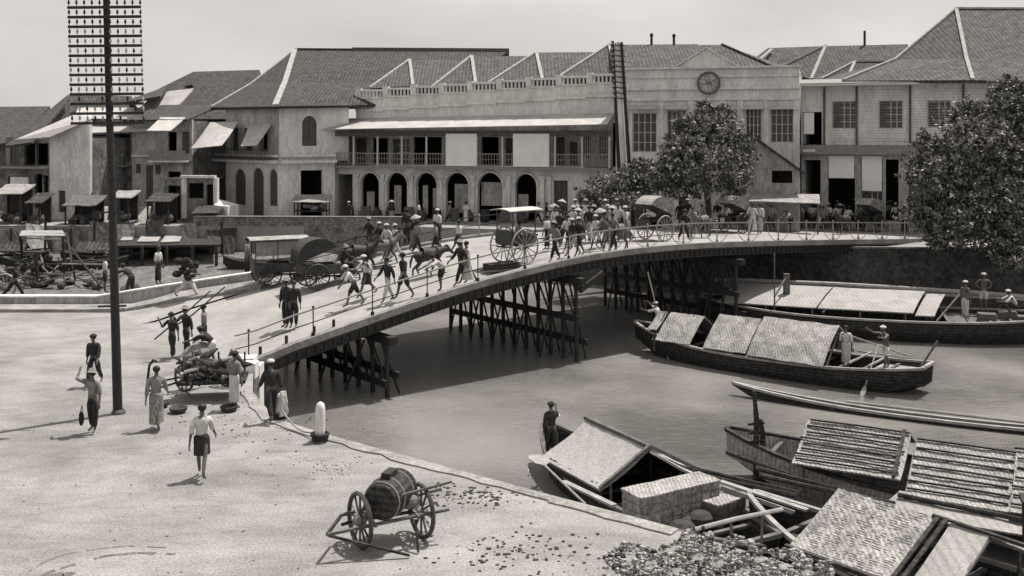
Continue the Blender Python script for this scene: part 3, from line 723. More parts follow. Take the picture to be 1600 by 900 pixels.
# --- grey narrow house with small awning
Ep = fplane(206, 80.5, 302, 79.5)
t = empty('narrow_grey_house', Ep.P(0, FARZ), 'narrow stained grey house with tall dark doorway and small square awning', 'building')
ops = [(262, 206, 276, 240, 'void', False), (228, 258, 239, 330, 'door', False), (212, 256, 220, 271, 'shut', False), (243, 258, 251, 272, 'shut', False), (284, 206, 296, 240, 'shut', False), (262, 268, 282, 330, 'void', False)]
u0, u1, z0, z1 = facade(Ep, t, 206, 300, 0, 0, ops, M['plaster_g'], th=.25, z0=.5, z1=8.9, depth=3)
side_walls(Ep, t, u0, u1, .5, 8.8, 6, M['plaster_d'])
mb = MB(); mb.sheet(Wp(251, 183, 79.7), Wp(290, 183, 79.2), Wp(266, 204, 77), Wp(229, 204, 77.3), .06, 4, 3, .03); mb.build('awning', M['canvas'], t)
mb = MB(); Ep.box(mb, Ep.U(206), Ep.U(240), 6.0, 6.12, .01, .08); Ep.box(mb, Ep.U(240), Ep.U(300), 5.6, 5.72, .0, .9); mb.build('ledge', M['plaster_w'], t)
mb = MB(); Ep.box(mb, Ep.U(241), Ep.U(298), 5.73, 6.5, .84, .88); mb.build('balcony_railing', M['paint_g'], t)
mb = MB(); mb.slab([Ep.P(u0 - .3, 8.9, .8), Ep.P(u1, 8.9, .8), Ep.P(u1, 10.2, -5), Ep.P(u0 - .3, 10.2, -5)], .15); mb.build('roof', M['tile'], t)

# --- ruinous low front with doorways below it
Rn = fplane(255, 75.5, 355, 75.0)
t = empty('broken_wall_house', Rn.P(0, .2), 'ruinous low whitewashed front with two dark door openings by the water', 'building')
ops = [(262, 290, 282, 352, 'void', False), (294, 286, 318, 310, 'void', False), (322, 288, 333, 340, 'void', False)]
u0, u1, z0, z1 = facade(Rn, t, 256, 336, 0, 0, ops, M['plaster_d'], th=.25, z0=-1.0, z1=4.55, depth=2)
mb = MB(); Rn.box(mb, Rn.U(283), Rn.U(336), 4.56, 4.75, -.3, .2); Rn.box(mb, Rn.U(284), Rn.U(292), 1.6, 4.55, .003, .07); Rn.box(mb, Rn.U(334), Rn.U(340), -1.0, 4.55, -.3, .1); mb.build('coping', M['plaster_w'], t)
mb = MB(); mb.prism([(Wp(337, 0, 75).x, 74.6), (Wp(358, 0, 74).x, 73.6), (Wp(358, 0, 74).x + .3, 75.5), (Wp(337, 0, 75).x, 75.6)], -1.2, [2.6, 2.6, 2.6, 3.0]); mb.build('white_buttress', M['plaster_w'], t)

# --- balcony house behind the telegraph pole
Dp = fplane(138, 82, 207, 81)
t = empty('balcony_house', Dp.P(0, FARZ), 'shadowy two storey house with open balcony seen behind the telegraph pole', 'building')
ops = [(144, 212, 160, 250, 'void', False), (165, 212, 176, 250, 'shut', False), (184, 210, 203, 252, 'void', False), (144, 266, 158, 292, 'void', False), (166, 272, 176, 296, 'shut', False), (184, 268, 198, 330, 'door', False)]
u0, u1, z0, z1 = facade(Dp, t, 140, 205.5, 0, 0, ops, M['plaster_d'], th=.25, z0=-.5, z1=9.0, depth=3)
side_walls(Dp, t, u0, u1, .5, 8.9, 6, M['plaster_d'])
mb = MB(); Dp.box(mb, u0, u1, 5.2, 5.32, .003, 1.0); mb.build('balcony_floor', M['paint_g'], t)
mb = MB(); Dp.box(mb, u0, u1, 6.1, 6.18, .93, .99)
for i in range(16): Dp.box(mb, u0 + (u1 - u0) * i / 16, u0 + (u1 - u0) * i / 16 + .05, 5.33, 6.1, .94, .98)
mb.build('balcony_railing', M['paint_g'], t)
mb = MB(); mb.slab([Wp(138, 208, 80), Wp(232, 202, 79.5), Wp(236, 168, 86), Wp(130, 168, 87)], .15); mb.build('roof', M['tin'], t)
mb = MB(); mb.slab([Wp(190, 160, 84), Wp(250, 150, 84), Wp(262, 135, 90), Wp(225, 147, 90)], .2); mb.build('upper_roof', M['tile'], t)

# --- whitewashed gable wall
Cp = fplane(77, 78, 140, 77)
t = empty('gable_house', Cp.P(0, FARZ), 'bright whitewashed blank gable wall with one small dark door', 'building')
ops = [(91, 298, 102, 332, 'door', False)]
u0, u1, z0, z1 = facade(Cp, t, 77.5, 140, 0, 0, ops, M['plaster_w'], th=.3, z0=.2, z1=7.6, depth=3)
mb = MB(); zt0, zt1 = Cp.Z(78, 212), Cp.Z(140, 188)
mb.add([Cp.P(u0, 7.602), Cp.P(u1, 7.602), Cp.P(u1, zt1), Cp.P(u0, zt0), Cp.P(u0, 7.602, -.3), Cp.P(u1, 7.602, -.3), Cp.P(u1, zt1, -.3), Cp.P(u0, zt0, -.3)], [(0, 1, 2, 3), (7, 6, 5, 4), (1, 5, 6, 2), (3, 2, 6, 7), (0, 3, 7, 4)])
mb.build('gable', M['plaster_w'], t)
side_walls(Cp, t, u0, u1, .2, 7.5, 8, M['plaster_d'])
mb = MB(); mb.slab([Wp(24, 218, 77), Wp(78, 214, 76.6), Wp(142, 186, 77), Wp(118, 178, 80)], .12); mb.slab([Wp(118, 178, 80), Wp(142, 186, 77), Wp(150, 170, 84), Wp(122, 168, 86)], .12); mb.build('roof', M['tin'], t)
mb = MB(); mb.add([Cp.P(u1 - 2.2, -.4, .6), Cp.P(u1 + .6, -.4, .6), Cp.P(u1 + .4, 3.6, .1), Cp.P(u1 - .6, 1.8, .5)], [(0, 1, 2, 3)]); mb.slab([Cp.P(u1 - .9, 1.6, .9), Cp.P(u1 + .2, 2.9, .9), Cp.P(u1 + .1, 3.1, .02), Cp.P(u1 - 1.0, 1.8, .02)], .08); mb.build('lean_to', M['plaster_d'], t)

# --- veranda house, far left
Vp = fplane(8, 81, 78, 79.5)
t = empty('veranda_house', Vp.P(0, FARZ), 'leftmost waterside house with deep dark veranda and patched white lower walls', 'building')
ops = [(38, 224, 55, 258, 'void', False), (57, 224, 75, 258, 'void', False), (16, 226, 30, 256, 'shut', False), (55, 272, 66, 325, 'void', False), (68, 274, 75, 325, 'void', False), (36, 298, 42, 330, 'door', False), (12, 275, 20, 300, 'shut', False)]
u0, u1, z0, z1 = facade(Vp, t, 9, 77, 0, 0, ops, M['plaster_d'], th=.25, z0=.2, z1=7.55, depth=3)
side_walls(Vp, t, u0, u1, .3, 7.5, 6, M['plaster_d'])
mb = MB(); Vp.box(mb, Vp.U(18), Vp.U(46), 1.5, 4.4, .003, .12); mb.build('patched_plaster', M['plaster'], t)
mb = MB(); Vp.box(mb, Vp.U(12), Vp.U(77), 5.1, 5.24, .003, .9); mb.build('balcony_floor', M['paint_g'], t)
mb = MB(); mb.slab([Wp(8, 228, 78.5), Wp(50, 222, 78.5), Wp(112, 150, 92), Wp(106, 148, 93)], .15); mb.build('roof', M['tile'], t)
t = empty('distant_roof_house', Wp(20, 346, 92), 'low dark tiled roof cut by the left edge of the picture', 'building')
roof_faces(t, [[Wp(-120, 232, 84), Wp(30, 222, 84), Wp(78, 166, 95), Wp(-120, 168, 96)], [Wp(-120, 168, 96), Wp(78, 166, 95), Wp(78, 190, 101), Wp(-120, 190, 101)]], M['tile'])
mb = MB(); mb.box((Wp(-120, 0, 86).x, 86, FARZ), (Wp(12, 0, 86).x, 94, 7.0)); mb.build('wall', M['plaster_d'], t)
t = empty('ridged_roof_house', Wp(120, 346, 90), 'tiled roof with one pale slanting ridge behind the white gable wall', 'building')
q = [Wp(52, 208, 88), Wp(108, 147, 95), Wp(205, 150, 95), Wp(190, 208, 87)]
roof_faces(t, [[q[0], q[3], q[2], q[1]], [q[1], q[2], q[2] + Vector((0, 6, -4)), q[1] + Vector((0, 6, -4))]], M['tile']); caps(t, [(q[0] + Vector((.3, 0, .1)), q[1])], .3, .15)
mb = MB(); mb.box((q[0].x + .5, 88.5, FARZ), (q[3].x, 96, 7.9)); mb.build('wall', M['plaster_d'], t)

# --- slabs and rafts at the waterside on the left
def slab_obj(name, pts, z, m, label, cat, group=None, th=.08):
    mb = MB(); P_ = [Pz(px, py, zz) for (px, py, zz) in pts]; mb.slab(P_, th); o = mb.build(name, m); return tag(o, label, cat, group)
for i, (pts, lab) in enumerate([([(188, 375, .55), (205, 352, .8), (216, 352, .8), (206, 375, .55)], 'narrow pale mat drying on the landing stage left of two wide ones'),
    ([(214, 377, .55), (232, 354, .8), (262, 354, .8), (246, 377, .55)], 'middle wide pale mat drying on the landing stage'),
    ([(251, 378, .55), (268, 355, .8), (291, 356, .8), (280, 377, .55)], 'right wide pale mat drying on the landing stage')]):
    slab_obj('drying_mat', pts, 0, M['matp'], lab, 'mat', 'mats drying on the landing stage')
t = empty('landing_stage', Pz(240, 382, .45), 'dark timber landing stage carrying pale mats below the houses', 'stage')
mb = MB(); mb.slab([Pz(180, 384, .40), Pz(345, 382, .40), Pz(330, 352, .70), Pz(195, 350, .70)], .15); mb.build('stage_deck', M['timber'], t)
for px in (185, 222, 260, 300, 338):
    mb = MB(); p = Pz(px, 385, .35); mb.tube([p, Vector((p.x, p.y, -2.3))], .11, 7); mb.build('pile', M['timber'], t)
for px, lab in ((150, 'pale sheet leaning on the bank left of the landing stage'), (196, 'broken pale sheet leaning behind the telegraph pole'), (214, 'pale sheet leaning beside the dark doorway'), (62, 'weathered sheet leaning below the veranda')):
    mb = MB(); mb.sheet(Wp(px, 324, 77), Wp(px + 22, 322, 77), Wp(px + 14, 353, 74.5), Wp(px - 8, 354, 74.5), .06, 5, 4, 0, .02); tag(mb.build('leaning_sheet', M['matr']), lab, 'sheet', 'sheets leaning on the far bank')

# ------------------------------------------------------------------ bridge
br = empty('bridge', B(0, 0, 0), 'long humped timber and iron bridge crossing the river on rows of dark piles', 'bridge')
mb = MB(); NT = 64; T1 = 45.5
for i in range(NT):
    t0, t1 = T1 * i / NT, T1 * (i + 1) / NT
    a, b, c, d = B(t0, .3), B(t1, .3), B(t1, BW - .3), B(t0, BW - .3)
    e = Vector((0, 0, -.22)); mb.add([a, b, c, d, a + e, b + e, c + e, d + e], [(0, 1, 2, 3), (7, 6, 5, 4)])
mb.build('deck', M['deck'], br)
for w0, w1, nm in ((0, .3, 'kerb'), (BW - .3, BW, 'kerb')):
    mb = MB()
    for i in range(0 if w0 == 0 else 10, NT):
        t0, t1 = T1 * i / NT, T1 * (i + 1) / NT
        v = [B(t0, w0), B(t1, w0), B(t1, w1), B(t0, w1)]; lo = [q + Vector((0, 0, -.12)) for q in v]; hi = [q + Vector((0, 0, .14)) for q in v]
        mb.add(lo + hi, [(3, 2, 1, 0), (4, 5, 6, 7), (0, 1, 5, 4), (2, 3, 7, 6)])
    mb.build(nm, M['quay'], br)
for w0 in (.04, BW - .3):
    mb = MB()
    for i in range(0 if w0 < 1 else 10, NT):
        t0, t1 = T1 * i / NT, T1 * (i + 1) / NT
        th0 = .5 + .05 * math.sin(i); v = [B(t0, w0), B(t1, w0), B(t1, w0 + .24), B(t0, w0 + .24)]; lo = [q + Vector((0, 0, -.52)) for q in v]; hi = [q + Vector((0, 0, -.125)) for q in v]
        mb.add(lo + hi, [(3, 2, 1, 0), (4, 5, 6, 7), (0, 1, 5, 4), (2, 3, 7, 6)])
    for i in range(0 if w0 < 1 else 20, NT * 2):      # bolts and plate joints along the girder
        p = B(T1 * (i + .5) / NT / 2, w0 - .01); mb.obox(p + Vector((0, 0, -.32)), (.03, .03, 0), (-.02, .03, 0), (0, 0, .14))
    for zf in (-.16, -.49):
        pts = [B(T1 * i / 40, w0 - .02) + Vector((0, 0, zf)) for i in range(0 if w0 < 1 else 7, 41)]
        for a, b in zip(pts, pts[1:]): mb.bar(a, b, .07, .05)
    mb.build('girder', M['iron'], br)
mb = MB()
for w in (2.0, 4.0, 6.0, 8.0):
    for i in range(32):
        a, b = B(T1 * i / 32, w), B(T1 * (i + 1) / 32, w); mb.bar(a - Vector((0, 0, .42)), b - Vector((0, 0, .42)), .3, .36)
mb.build('stringers', M['timber'], br)
def railing(w, seed, paled):
    mb = MB(); n = 60; i0 = 0 if w < 1 else 10
    for i in range(i0, n):
        a, b = B(T1 * i / n, w), B(T1 * (i + 1) / n, w)
        mb.bar(a + Vector((0, 0, 1.08)), b + Vector((0, 0, 1.08)), .055, .05)
    mb.build('handrail', M['rail'] if paled else M['iron'], br)
    mb = MB()
    for i in range(i0, n):
        a, b = B(T1 * i / n, w), B(T1 * (i + 1) / n, w); mb.bar(a + Vector((0, 0, .62)), b + Vector((0, 0, .62)), .03, .03)
    mb.build('lower_rail', M['iron'], br)
    k = 19
    for i in range(k):
        t_ = .5 + (T1 - 1.4) * i / (k - 1); p = B(t_, w); late = t_ > 17
        if w > 1 and t_ < 7.4: continue
        mb = MB(); mb.tube([p + Vector((0, 0, .1)), p + Vector((0, 0, 1.12))], .035 if late else .024, 6)
        mb.ell(p + Vector((0, 0, 1.15)), .05, .05, .06, 6, 4); mb.box((p.x - .06, p.y - .06, p.z + .1), (p.x + .06, p.y + .06, p.z + .26))
        pobj = mb.build('rail_post', M['rail'] if late else M['iron'], br)
        if w < 1 and late:
            for s in (-1, 1):
                mb = MB(); pts = []
                for q in range(9):
                    a = q / 8; tt = t_ + s * (.9 * math.sin(a * math.pi / 2)); zz = .12 + .85 * a * a
                    pts.append(B(min(tt, T1 - .1), w) + Vector((0, 0, zz)))
                mb.tube(pts, .02, 5); mb.build('curved_brace', M['rail'], pobj)
railing(.16, 1, True); railing(BW - .16, 2, False)
# thin studs standing along the near kerb
for t_ in (1.2, 2.2, 3.3, 4.1):
    mb = MB(); p = B(t_, .75); mb.tube([p, p + Vector((0, 0, .28))], .06, 6); mb.build('kerb_stud', M['iron'], br)
# piers
def pier(tc, nm, n=9, wmax=9.7, rake=True):
    zb = min(zdeck(tc - .6), zdeck(tc + .6)) - .66
    pr = MB(); a = B(tc, -.35, zb - .18); b = B(tc, wmax + .2, zb - .18); pr.bar(a, b, .34, .30)
    cap = pr.build('pile_cap', M['timber'], br)
    mb = MB(); mb.bar(B(tc - .28, -.3, zb - 1.75), B(tc - .28, wmax, zb - 1.75), .12, .26); mb.bar(B(tc + .28, -.3, -1.15), B(tc + .28, wmax, -1.15), .12, .26)
    mb.build('waler', M['timber'], br)
    for i in range(n):
        w = .1 + (wmax - .3) * i / (n - 1); mb = MB()
        j = rnd.uniform(-.04, .04)
        mb.tube([B(tc + j, w, ZW - 1.2), B(tc, w + j, zb - .37)], [.095, .085], 8); 
        mb.tube([B(tc, w + j, zb - .6), B(tc, w + j, zb - .37)], [.085, .13], 8)
        mb.build('pile', M['timber'], br)
    if rake:
        mb = MB()
        for i in range(n - 1):
            w = .1 + (wmax - .3) * i / (n - 1); w2 = .1 + (wmax - .3) * (i + 1) / (n - 1)
            mb.tube([B(tc + .9, w + .2, ZW - .6), B(tc + .1, w + .55, zb - .4)], .05, 6)
            if i % 2: mb.tube([B(tc - .9, w2 - .1, ZW - .6), B(tc - .1, w + .45, zb - .4)], .05, 6)
            else: mb.tube([B(tc, w, zb - 1.9), B(tc, w2, zb - .5)], .045, 6)
        mb.build('raking_strut', M['timber'], br)
pier(6.0, 'a', 10); pier(15.6, 'b', 12); pier(26.4, 'd', 12)
for a, b in ((B(15.6, -.1, 1.1), B(17.0, -.1, 1.75)),): mb = MB(); mb.bar(a, b, .18, .22); mb.build('side_bracket', M['timber'], br)
# masonry abutment with a pale pier at its corner
mb = MB(); mb.prism([(-9.6, 34.35), (-8.72, 34.5), (-8.72, 35.1), (-9.4, 35.1)], 0, .35); mb.box((-9.0, 33.9, -.2), (-8.5, 34.4, .30)); mb.box((-8.72, 34.5, -2.3), (-8.5, 35.1, .1))
tag(mb.build('corner_pillar', M['plaster']), 'squat pale masonry pillar at the near end of the bridge', 'pillar')

# ------------------------------------------------------------------ telegraph poles
def telegraph():
    base = Pz(185, 646, 0)
    t = empty('telegraph_pole', base, 'very tall dark telegraph pole carrying fourteen crossarms in the foreground', 'pole')
    top = Vector((base.x - .36, base.y, 12.15))
    mb = MB(); mb.tube([base - Vector((0, 0, .6)), base.lerp(top, .5), top], [.135, .11, .085], 12); mb.build('pole', M['iron'], t)
    mb = MB(); mb.lathe([(.2, 0), (.19, .06), (.15, .12)], base, 12); mb.build('base', M['stone_dark'], t)
    extra = MB()
    for i in range(14):
        z = 8.22 + i * .272; x = base.x - .36 * z / 12.15; y = base.y - .16
        mb = MB(); mb.bar((x - 1.03, y, z), (x + 1.03, y, z + .02), .075, .075); arm = mb.build('crossarm', M['iron'], t)
        for k in range(10):
            xx = x - 1.0 + (k if k < 5 else k + .28) * .217; ins = MB() if i < 10 else extra
            ins.tube([(xx, y, z + .035), (xx, y, z + .12)], .010, 5)
            ins.lathe([(.016, 0), (.034, .015), (.036, .06), (.022, .085), (.026, .1), (.008, .125)], (xx, y, z + .095), 8)
            if i < 10: ins.build('insulator', M['porc'] if (i + k) % 3 else M['iron'], arm)
    tag(extra.build('insulator', M['iron'], t), kind='stuff')
    for z in (3.05, 5.7):
        mb = MB(); x = base.x - .36 * z / 12.15; mb.bar((x - .45, base.y - .1, z), (x + .35, base.y - .1, z + .02), .05); mb.build('climbing_bar', M['iron'], t)
telegraph()
Yp = 64.5
t = empty('telegraph_pole', Wp(975, 205 + 6.7 * 24.8, Yp), 'twin-legged telegraph mast with stacked crossarms seen edge-on before the white block', 'pole')
for i, (a, b) in enumerate((((957, 64), (972, 362)), ((971, 66), (990, 362)))):
    mb = MB(); mb.tube([Wp(*a, Yp + i * .4), Wp(*b, Yp + i * .4)], [.09, .13], 8); mb.build('pole', M['iron'], t)
mb = MB(); mb.tube([Wp(966, 66, Yp + .6), Wp(981, 362, Yp + .6)], [.11, .16], 8); mb.build('pale_pole', M['plaster_w'], t)
for i in range(11):
    y = 70 + i * 8.3; x = 957 + (y - 64) * .05
    mb = MB(); a = Wp(x - 4, y, Yp - .2); b = Wp(x + 18, y + 1.5, Yp + .9); mb.bar(a, b, .08); arm = mb.build('crossarm', M['shutter'], t)
    for k in range(4):
        c = a.lerp(b, (k + .5) / 4); mb = MB(); mb.lathe([(.02, .02), (.05, .06), (.05, .14), (.02, .18)], c, 6); mb.build('insulator', M['porc'], arm)

# ------------------------------------------------------------------ trees
def leaf_crown(mb, clumps, n, size, seed, up=.35):
    """twigs sprayed from every clump, small narrow leaves strung along them"""
    r = random.Random(seed); tot = sum(c[3] * c[4] for c in clumps)
    for (cx, cy, cz, rx, rz) in clumps:
        k = int(n * rx * rz / tot); per = 16
        for _ in range(max(4, k // per)):
            u = Vector((r.gauss(0, 1), r.gauss(0, 1), r.gauss(.1, 1))).normalized(); q = r.uniform(.75, 1.0) if r.random() < .8 else r.uniform(1.0, 1.38)
            e = Vector((cx + u.x * rx * q, cy + u.y * rx * q, cz + u.z * rz * q)); L = r.uniform(.35, .8) * min(1.2, rx / 1.4)
            dr = (u + Vector((r.gauss(0, .6), r.gauss(0, .6), r.gauss(-.1, .5)))).normalized(); a = e - dr * L; sh = r.choice((0, 1, 1, 2, 2)); sp = r.uniform(.06, .16)
            for j in range(per):
                p = a.lerp(e, r.random() ** .8) + Vector((r.gauss(0, sp), r.gauss(0, sp), r.gauss(0, sp * .8)))
                nrm = Vector((r.gauss(0, 1), r.gauss(0, 1), r.gauss(up, .8))).normalized()
                x = Matrix.Rotation(r.uniform(0, 6.28), 3, nrm) @ nrm.orthogonal().normalized(); y = nrm.cross(x)
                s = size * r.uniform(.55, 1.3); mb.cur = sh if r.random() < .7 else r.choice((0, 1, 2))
                mb.add([p - x * s * .5, p + y * s * .22, p + x * s * .5, p - y * s * .22], [(0, 1, 2, 3)])
def tree(name, base, clumps, n, size, seed, trunk_r, label, group=None):
    t = empty(name, base, label, 'tree', group); r = random.Random(seed + 5)
    mb = MB(); tops = []
    cz0 = min(c[2] - c[4] for c in clumps); fork = base + Vector((0, 0, max(.8, (cz0 - base.z) * .9 + .4)))
    mb.tube([base - Vector((0, 0, .3)), base.lerp(fork, .5) + Vector((.08, 0, 0)), fork], [trunk_r * 1.25, trunk_r, trunk_r * .85], 9)
    for c in clumps:
        e = Vector(c[:3]); m_ = fork.lerp(e, .5) + Vector((r.uniform(-.3, .3), r.uniform(-.3, .3), r.uniform(-.1, .4)))
        mb.tube([fork, m_, e], [trunk_r * .6, trunk_r * .35, trunk_r * .12], 6)
        for _ in range(7):
            q = e + Vector((r.uniform(-1, 1) * c[3], r.uniform(-1, 1) * c[3], r.uniform(-.4, 1) * c[4])) * .8; mb.tube([m_.lerp(e, .5), m_.lerp(q, .6) + Vector((0, 0, .15)), q * 1.0], [trunk_r * .22, trunk_r * .12, .015], 5)
    mb.build('trunk', M['bark'], t)
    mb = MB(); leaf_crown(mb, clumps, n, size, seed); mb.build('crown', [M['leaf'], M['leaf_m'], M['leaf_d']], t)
    return t
def cl(px, py, Y, rp, rq=None):
    p = Wp(px, py, Y); s = Y / F; return (p.x, p.y, p.z, rp * s, (rq or rp) * s)
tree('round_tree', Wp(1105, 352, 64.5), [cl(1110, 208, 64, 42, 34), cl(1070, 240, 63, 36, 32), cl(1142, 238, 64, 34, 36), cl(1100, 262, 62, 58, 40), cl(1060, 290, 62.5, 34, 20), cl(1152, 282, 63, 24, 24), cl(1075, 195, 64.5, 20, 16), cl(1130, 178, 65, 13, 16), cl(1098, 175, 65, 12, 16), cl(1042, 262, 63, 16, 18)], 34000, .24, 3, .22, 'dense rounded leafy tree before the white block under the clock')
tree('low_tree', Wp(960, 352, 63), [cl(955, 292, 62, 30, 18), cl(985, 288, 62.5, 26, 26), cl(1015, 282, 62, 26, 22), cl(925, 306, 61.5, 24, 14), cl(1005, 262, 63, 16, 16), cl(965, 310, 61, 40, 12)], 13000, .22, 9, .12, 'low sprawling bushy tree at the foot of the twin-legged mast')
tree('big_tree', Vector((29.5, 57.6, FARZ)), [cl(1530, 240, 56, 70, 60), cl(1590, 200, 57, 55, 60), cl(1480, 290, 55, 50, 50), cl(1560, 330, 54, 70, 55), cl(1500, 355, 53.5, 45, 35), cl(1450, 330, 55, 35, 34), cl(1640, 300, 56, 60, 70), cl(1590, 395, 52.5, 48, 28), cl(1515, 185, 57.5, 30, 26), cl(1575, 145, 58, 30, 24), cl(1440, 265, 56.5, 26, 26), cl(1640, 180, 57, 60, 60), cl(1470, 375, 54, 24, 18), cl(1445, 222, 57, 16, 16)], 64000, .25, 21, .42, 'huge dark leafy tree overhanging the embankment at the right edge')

# ------------------------------------------------------------------ boats
def hull(name, bow, stern, beam, free, rise_b, rise_s, label, blunt_b=.12, blunt_s=.25, m=None, rim=None, inner=None, n=26, group=None, pw=2.6, zw=ZW, cat='boat', bend=0):
    bow = Vector((*bow, 0)); stern = Vector((*stern, 0)); d = (stern - bow); L = d.length; d.normalize(); nr = Vector((d.y, -d.x, 0))
    if nr.y > 0: nr = -nr                                   # nr points to the camera
    t = empty(name, Vector(((bow.x + stern.x) / 2, (bow.y + stern.y) / 2, zw)), label, cat, group)
    def st(s):
        q = abs(2 * s - 1); b = max(blunt_b if s < .5 else blunt_s, (1 - q ** pw)) ; b = (1 - q ** pw) + (blunt_b if s < .5 else blunt_s) * q ** pw
        return bow + d * L * s + nr * bend * 4 * s * (1 - s), b * beam / 2, zw + free + (rise_b if s < .5 else rise_s) * q ** 2.6, zw - .45 + ((rise_b if s < .5 else rise_s) + .5) * q ** 5
    prof = []
    for i in range(n + 1):
        c, b, g, k = st(i / n)
        row = [(-b, g), (-b * .97, g - (g - k) * .35), (-b * .78, g - (g - k) * .8), (0, k), (b * .78, g - (g - k) * .8), (b * .97, g - (g - k) * .35), (b, g)]
        th = .07; fl = zw + .12 + max(0, (g - zw - free)) * .75
        row += [(b - th, g), (b * .86 - th, fl), (-b * .86 + th, fl), (-b + th, g)]
        prof.append([c + nr * (-x) + Vector((0, 0, z)) for x, z in row])
    mb = MB(); w = 11; vs = [p for r_ in prof for p in r_]; fs = []
    for i in range(n):
        for j in range(w): fs.append((i * w + j, i * w + (j + 1) % w, (i + 1) * w + (j + 1) % w, (i + 1) * w + j))
    fs += [tuple(range(7)), tuple(n * w + j for j in range(7))[::-1], (0, 10, 9, 8, 7, 6), tuple(n * w + j for j in (6, 7, 8, 9, 10, 0))]
    mb.add(vs, fs); mb.build('hull', m or M['wood_dark'], t)
    mb = MB()
    for side in (-1, 1):
        for i in range(n):
            c0, b0, g0, _ = st(i / n); c1, b1, g1, _ = st((i + 1) / n)
            mb.bar(c0 + nr * side * b0 + Vector((0, 0, g0 + .03)), c1 + nr * side * b1 + Vector((0, 0, g1 + .03)), .13, .09)
    for s in (0, 1):
        c, b, g, _ = st(s); mb.bar(c - nr * b + Vector((0, 0, g + .03)), c + nr * b + Vector((0, 0, g + .03)), .13, .1)
    mb.build('gunwale', rim or M['wood_pale'], t)
    mb = MB()
    for i in range(int(L / .9)):
        s = (i + .5) / int(L / .9); c, b, g, _ = st(s)
        if .06 < s < .94: mb.bar(c - nr * (b - .08) + Vector((0, 0, g - .12)), c + nr * (b - .08) + Vector((0, 0, g - .12)), .12, .07)
    mb.build('thwarts', M['wood'], t)
    def at(s, off, z): c, b, g, k = st(s); return c + nr * off + Vector((0, 0, z - 0))
    return t, at, st, nr, d, L
def gable(t, at, s0, s1, hw, zr, ze, m, name='mat_roof', near=True, far=True, sag=.06, nx=10, th=.05, lift=0, rough=.012, over=0):
    mb = MB()
    if near: mb.sheet(at(s0, 0, zr + lift), at(s1, 0, zr + lift), at(s1, hw + over, ze + lift), at(s0, hw, ze + lift), th, nx, 6, sag, rough)
    if far: mb.sheet(at(s1, 0, zr + lift), at(s0, 0, zr + lift), at(s0, -hw, ze + lift), at(s1, -hw, ze + lift), th, nx, 6, sag, rough)
    return mb.build(name, m, t)
def props(t, at, ss, hw, zr, ze, zf):
    for s in ss:
        for o in (-hw * .8, hw * .8):
            mb = MB(); z = zr + (ze - zr) * .8 - .04; mb.bar(at(s, o, zf), at(s, o, z), .07); mb.build('roof_post', M['wood'], t)
        mb = MB(); mb.bar(at(s, -hw * .92, zr + (ze - zr) * .92 - .08), at(s, 0, zr - .08), .06); mb.bar(at(s, hw * .92, zr + (ze - zr) * .92 - .08), at(s, 0, zr - .08), .06); mb.build('rafter', M['wood'], t)

# covered barge in the middle
t, at, st, nr, d, L = hull('cargo_boat', (5.7, 46.9), (15.8, 38.9), 3.1, .72, .55, .35, 'dark cargo boat under three grey mat roofs, poled past the bridge', .1, .45)
gable(t, at, .09, .125, 1.0, -.1, -.75, M['matr'], nx=3); gable(t, at, .14, .27, 1.4, -.08, -1.1, M['matr'], sag=-.05, rough=.02)
gable(t, at, .325, .475, 1.55, .10, -1.1, M['matr'], sag=-.04, rough=.02); gable(t, at, .485, .735, 1.7, .22, -1.1, M['matr'], over=.1, sag=-.08, rough=.025)
props(t, at, (.12, .23, .35, .47, .51, .63, .73), 1.3, .0, -1.2, -1.7)
mb = MB(); mb.bar(at(.98, .4, -1.1), at(1.03, .1, .1), .07); mb.build('stern_post', M['wood'], t)
mb = MB()
for s in (.80, .86): mb.bar(at(s, -1.2, -.95), at(s, 1.2, -.95), .06)
mb.bar(at(.76, 0, -.12), at(.93, -.9, -.85), .06); mb.bar(at(.76, -1.1, -.95), at(.93, -1.1, -.95), .05); mb.build('stern_frame', M['wood_pale'], t)
mb = MB(); mb.sheet(at(.84, -1.2, -1.3), at(.99, -.6, -1.15), at(.99, .7, -1.15), at(.84, 1.2, -1.3), .05, 6, 3); mb.build('stern_deck', M['wood_pale'], t)

# large barge by the embankment
t, at, st, nr, d, L = hull('river_barge', (10.0, 54.0), (26.3, 48.9), 4.6, 1.0, .35, .2, 'large barge with one broad pale flat mat roof moored beside the embankment', .2, .3, pw=3.2, bend=.7)
mb = MB(); 
for (a, b, n_) in ((.06, .34, 6), (.345, .60, 6), (.605, .655, 3)):
    zf = -.38 if a < .6 else -.5
    mb.sheet(at(a + .045, -1.35, zf + .35), at(b + .045, -1.35, zf + .35), at(b, 1.7, zf - .25), at(a, 1.7, zf - .25), .06, n_, 6, -.06, .01)
mb.build('flat_roof', M['matp'], t)
for s in (.07, .2, .33, .46, .58, .65):
    for o in (-1.2, 1.6):
        mb = MB(); mb.bar(at(s, o, -1.7), at(s + (.03 if o < 0 else 0), o, -.25 if o < 0 else -.72), .08); mb.build('roof_post', M['wood'], t)
mb = MB(); mb.sheet(at(.04, -2.2, -.15), at(.60, -2.25, -.05), at(.60, -1.9, -.3), at(.04, -1.6, -.35), .1, 10, 2); mb.tube([at(.03, -2.0, -.05), at(.4, -2.2, .0), at(.8, -2.1, -.15), at(1.08, -1.9, -.45)], .13, 8); mb.bar(at(.6, -2.1, -.25), at(1.0, -1.8, -.4), .3, .1); mb.build('side_plank', M['wood_pale'], t)
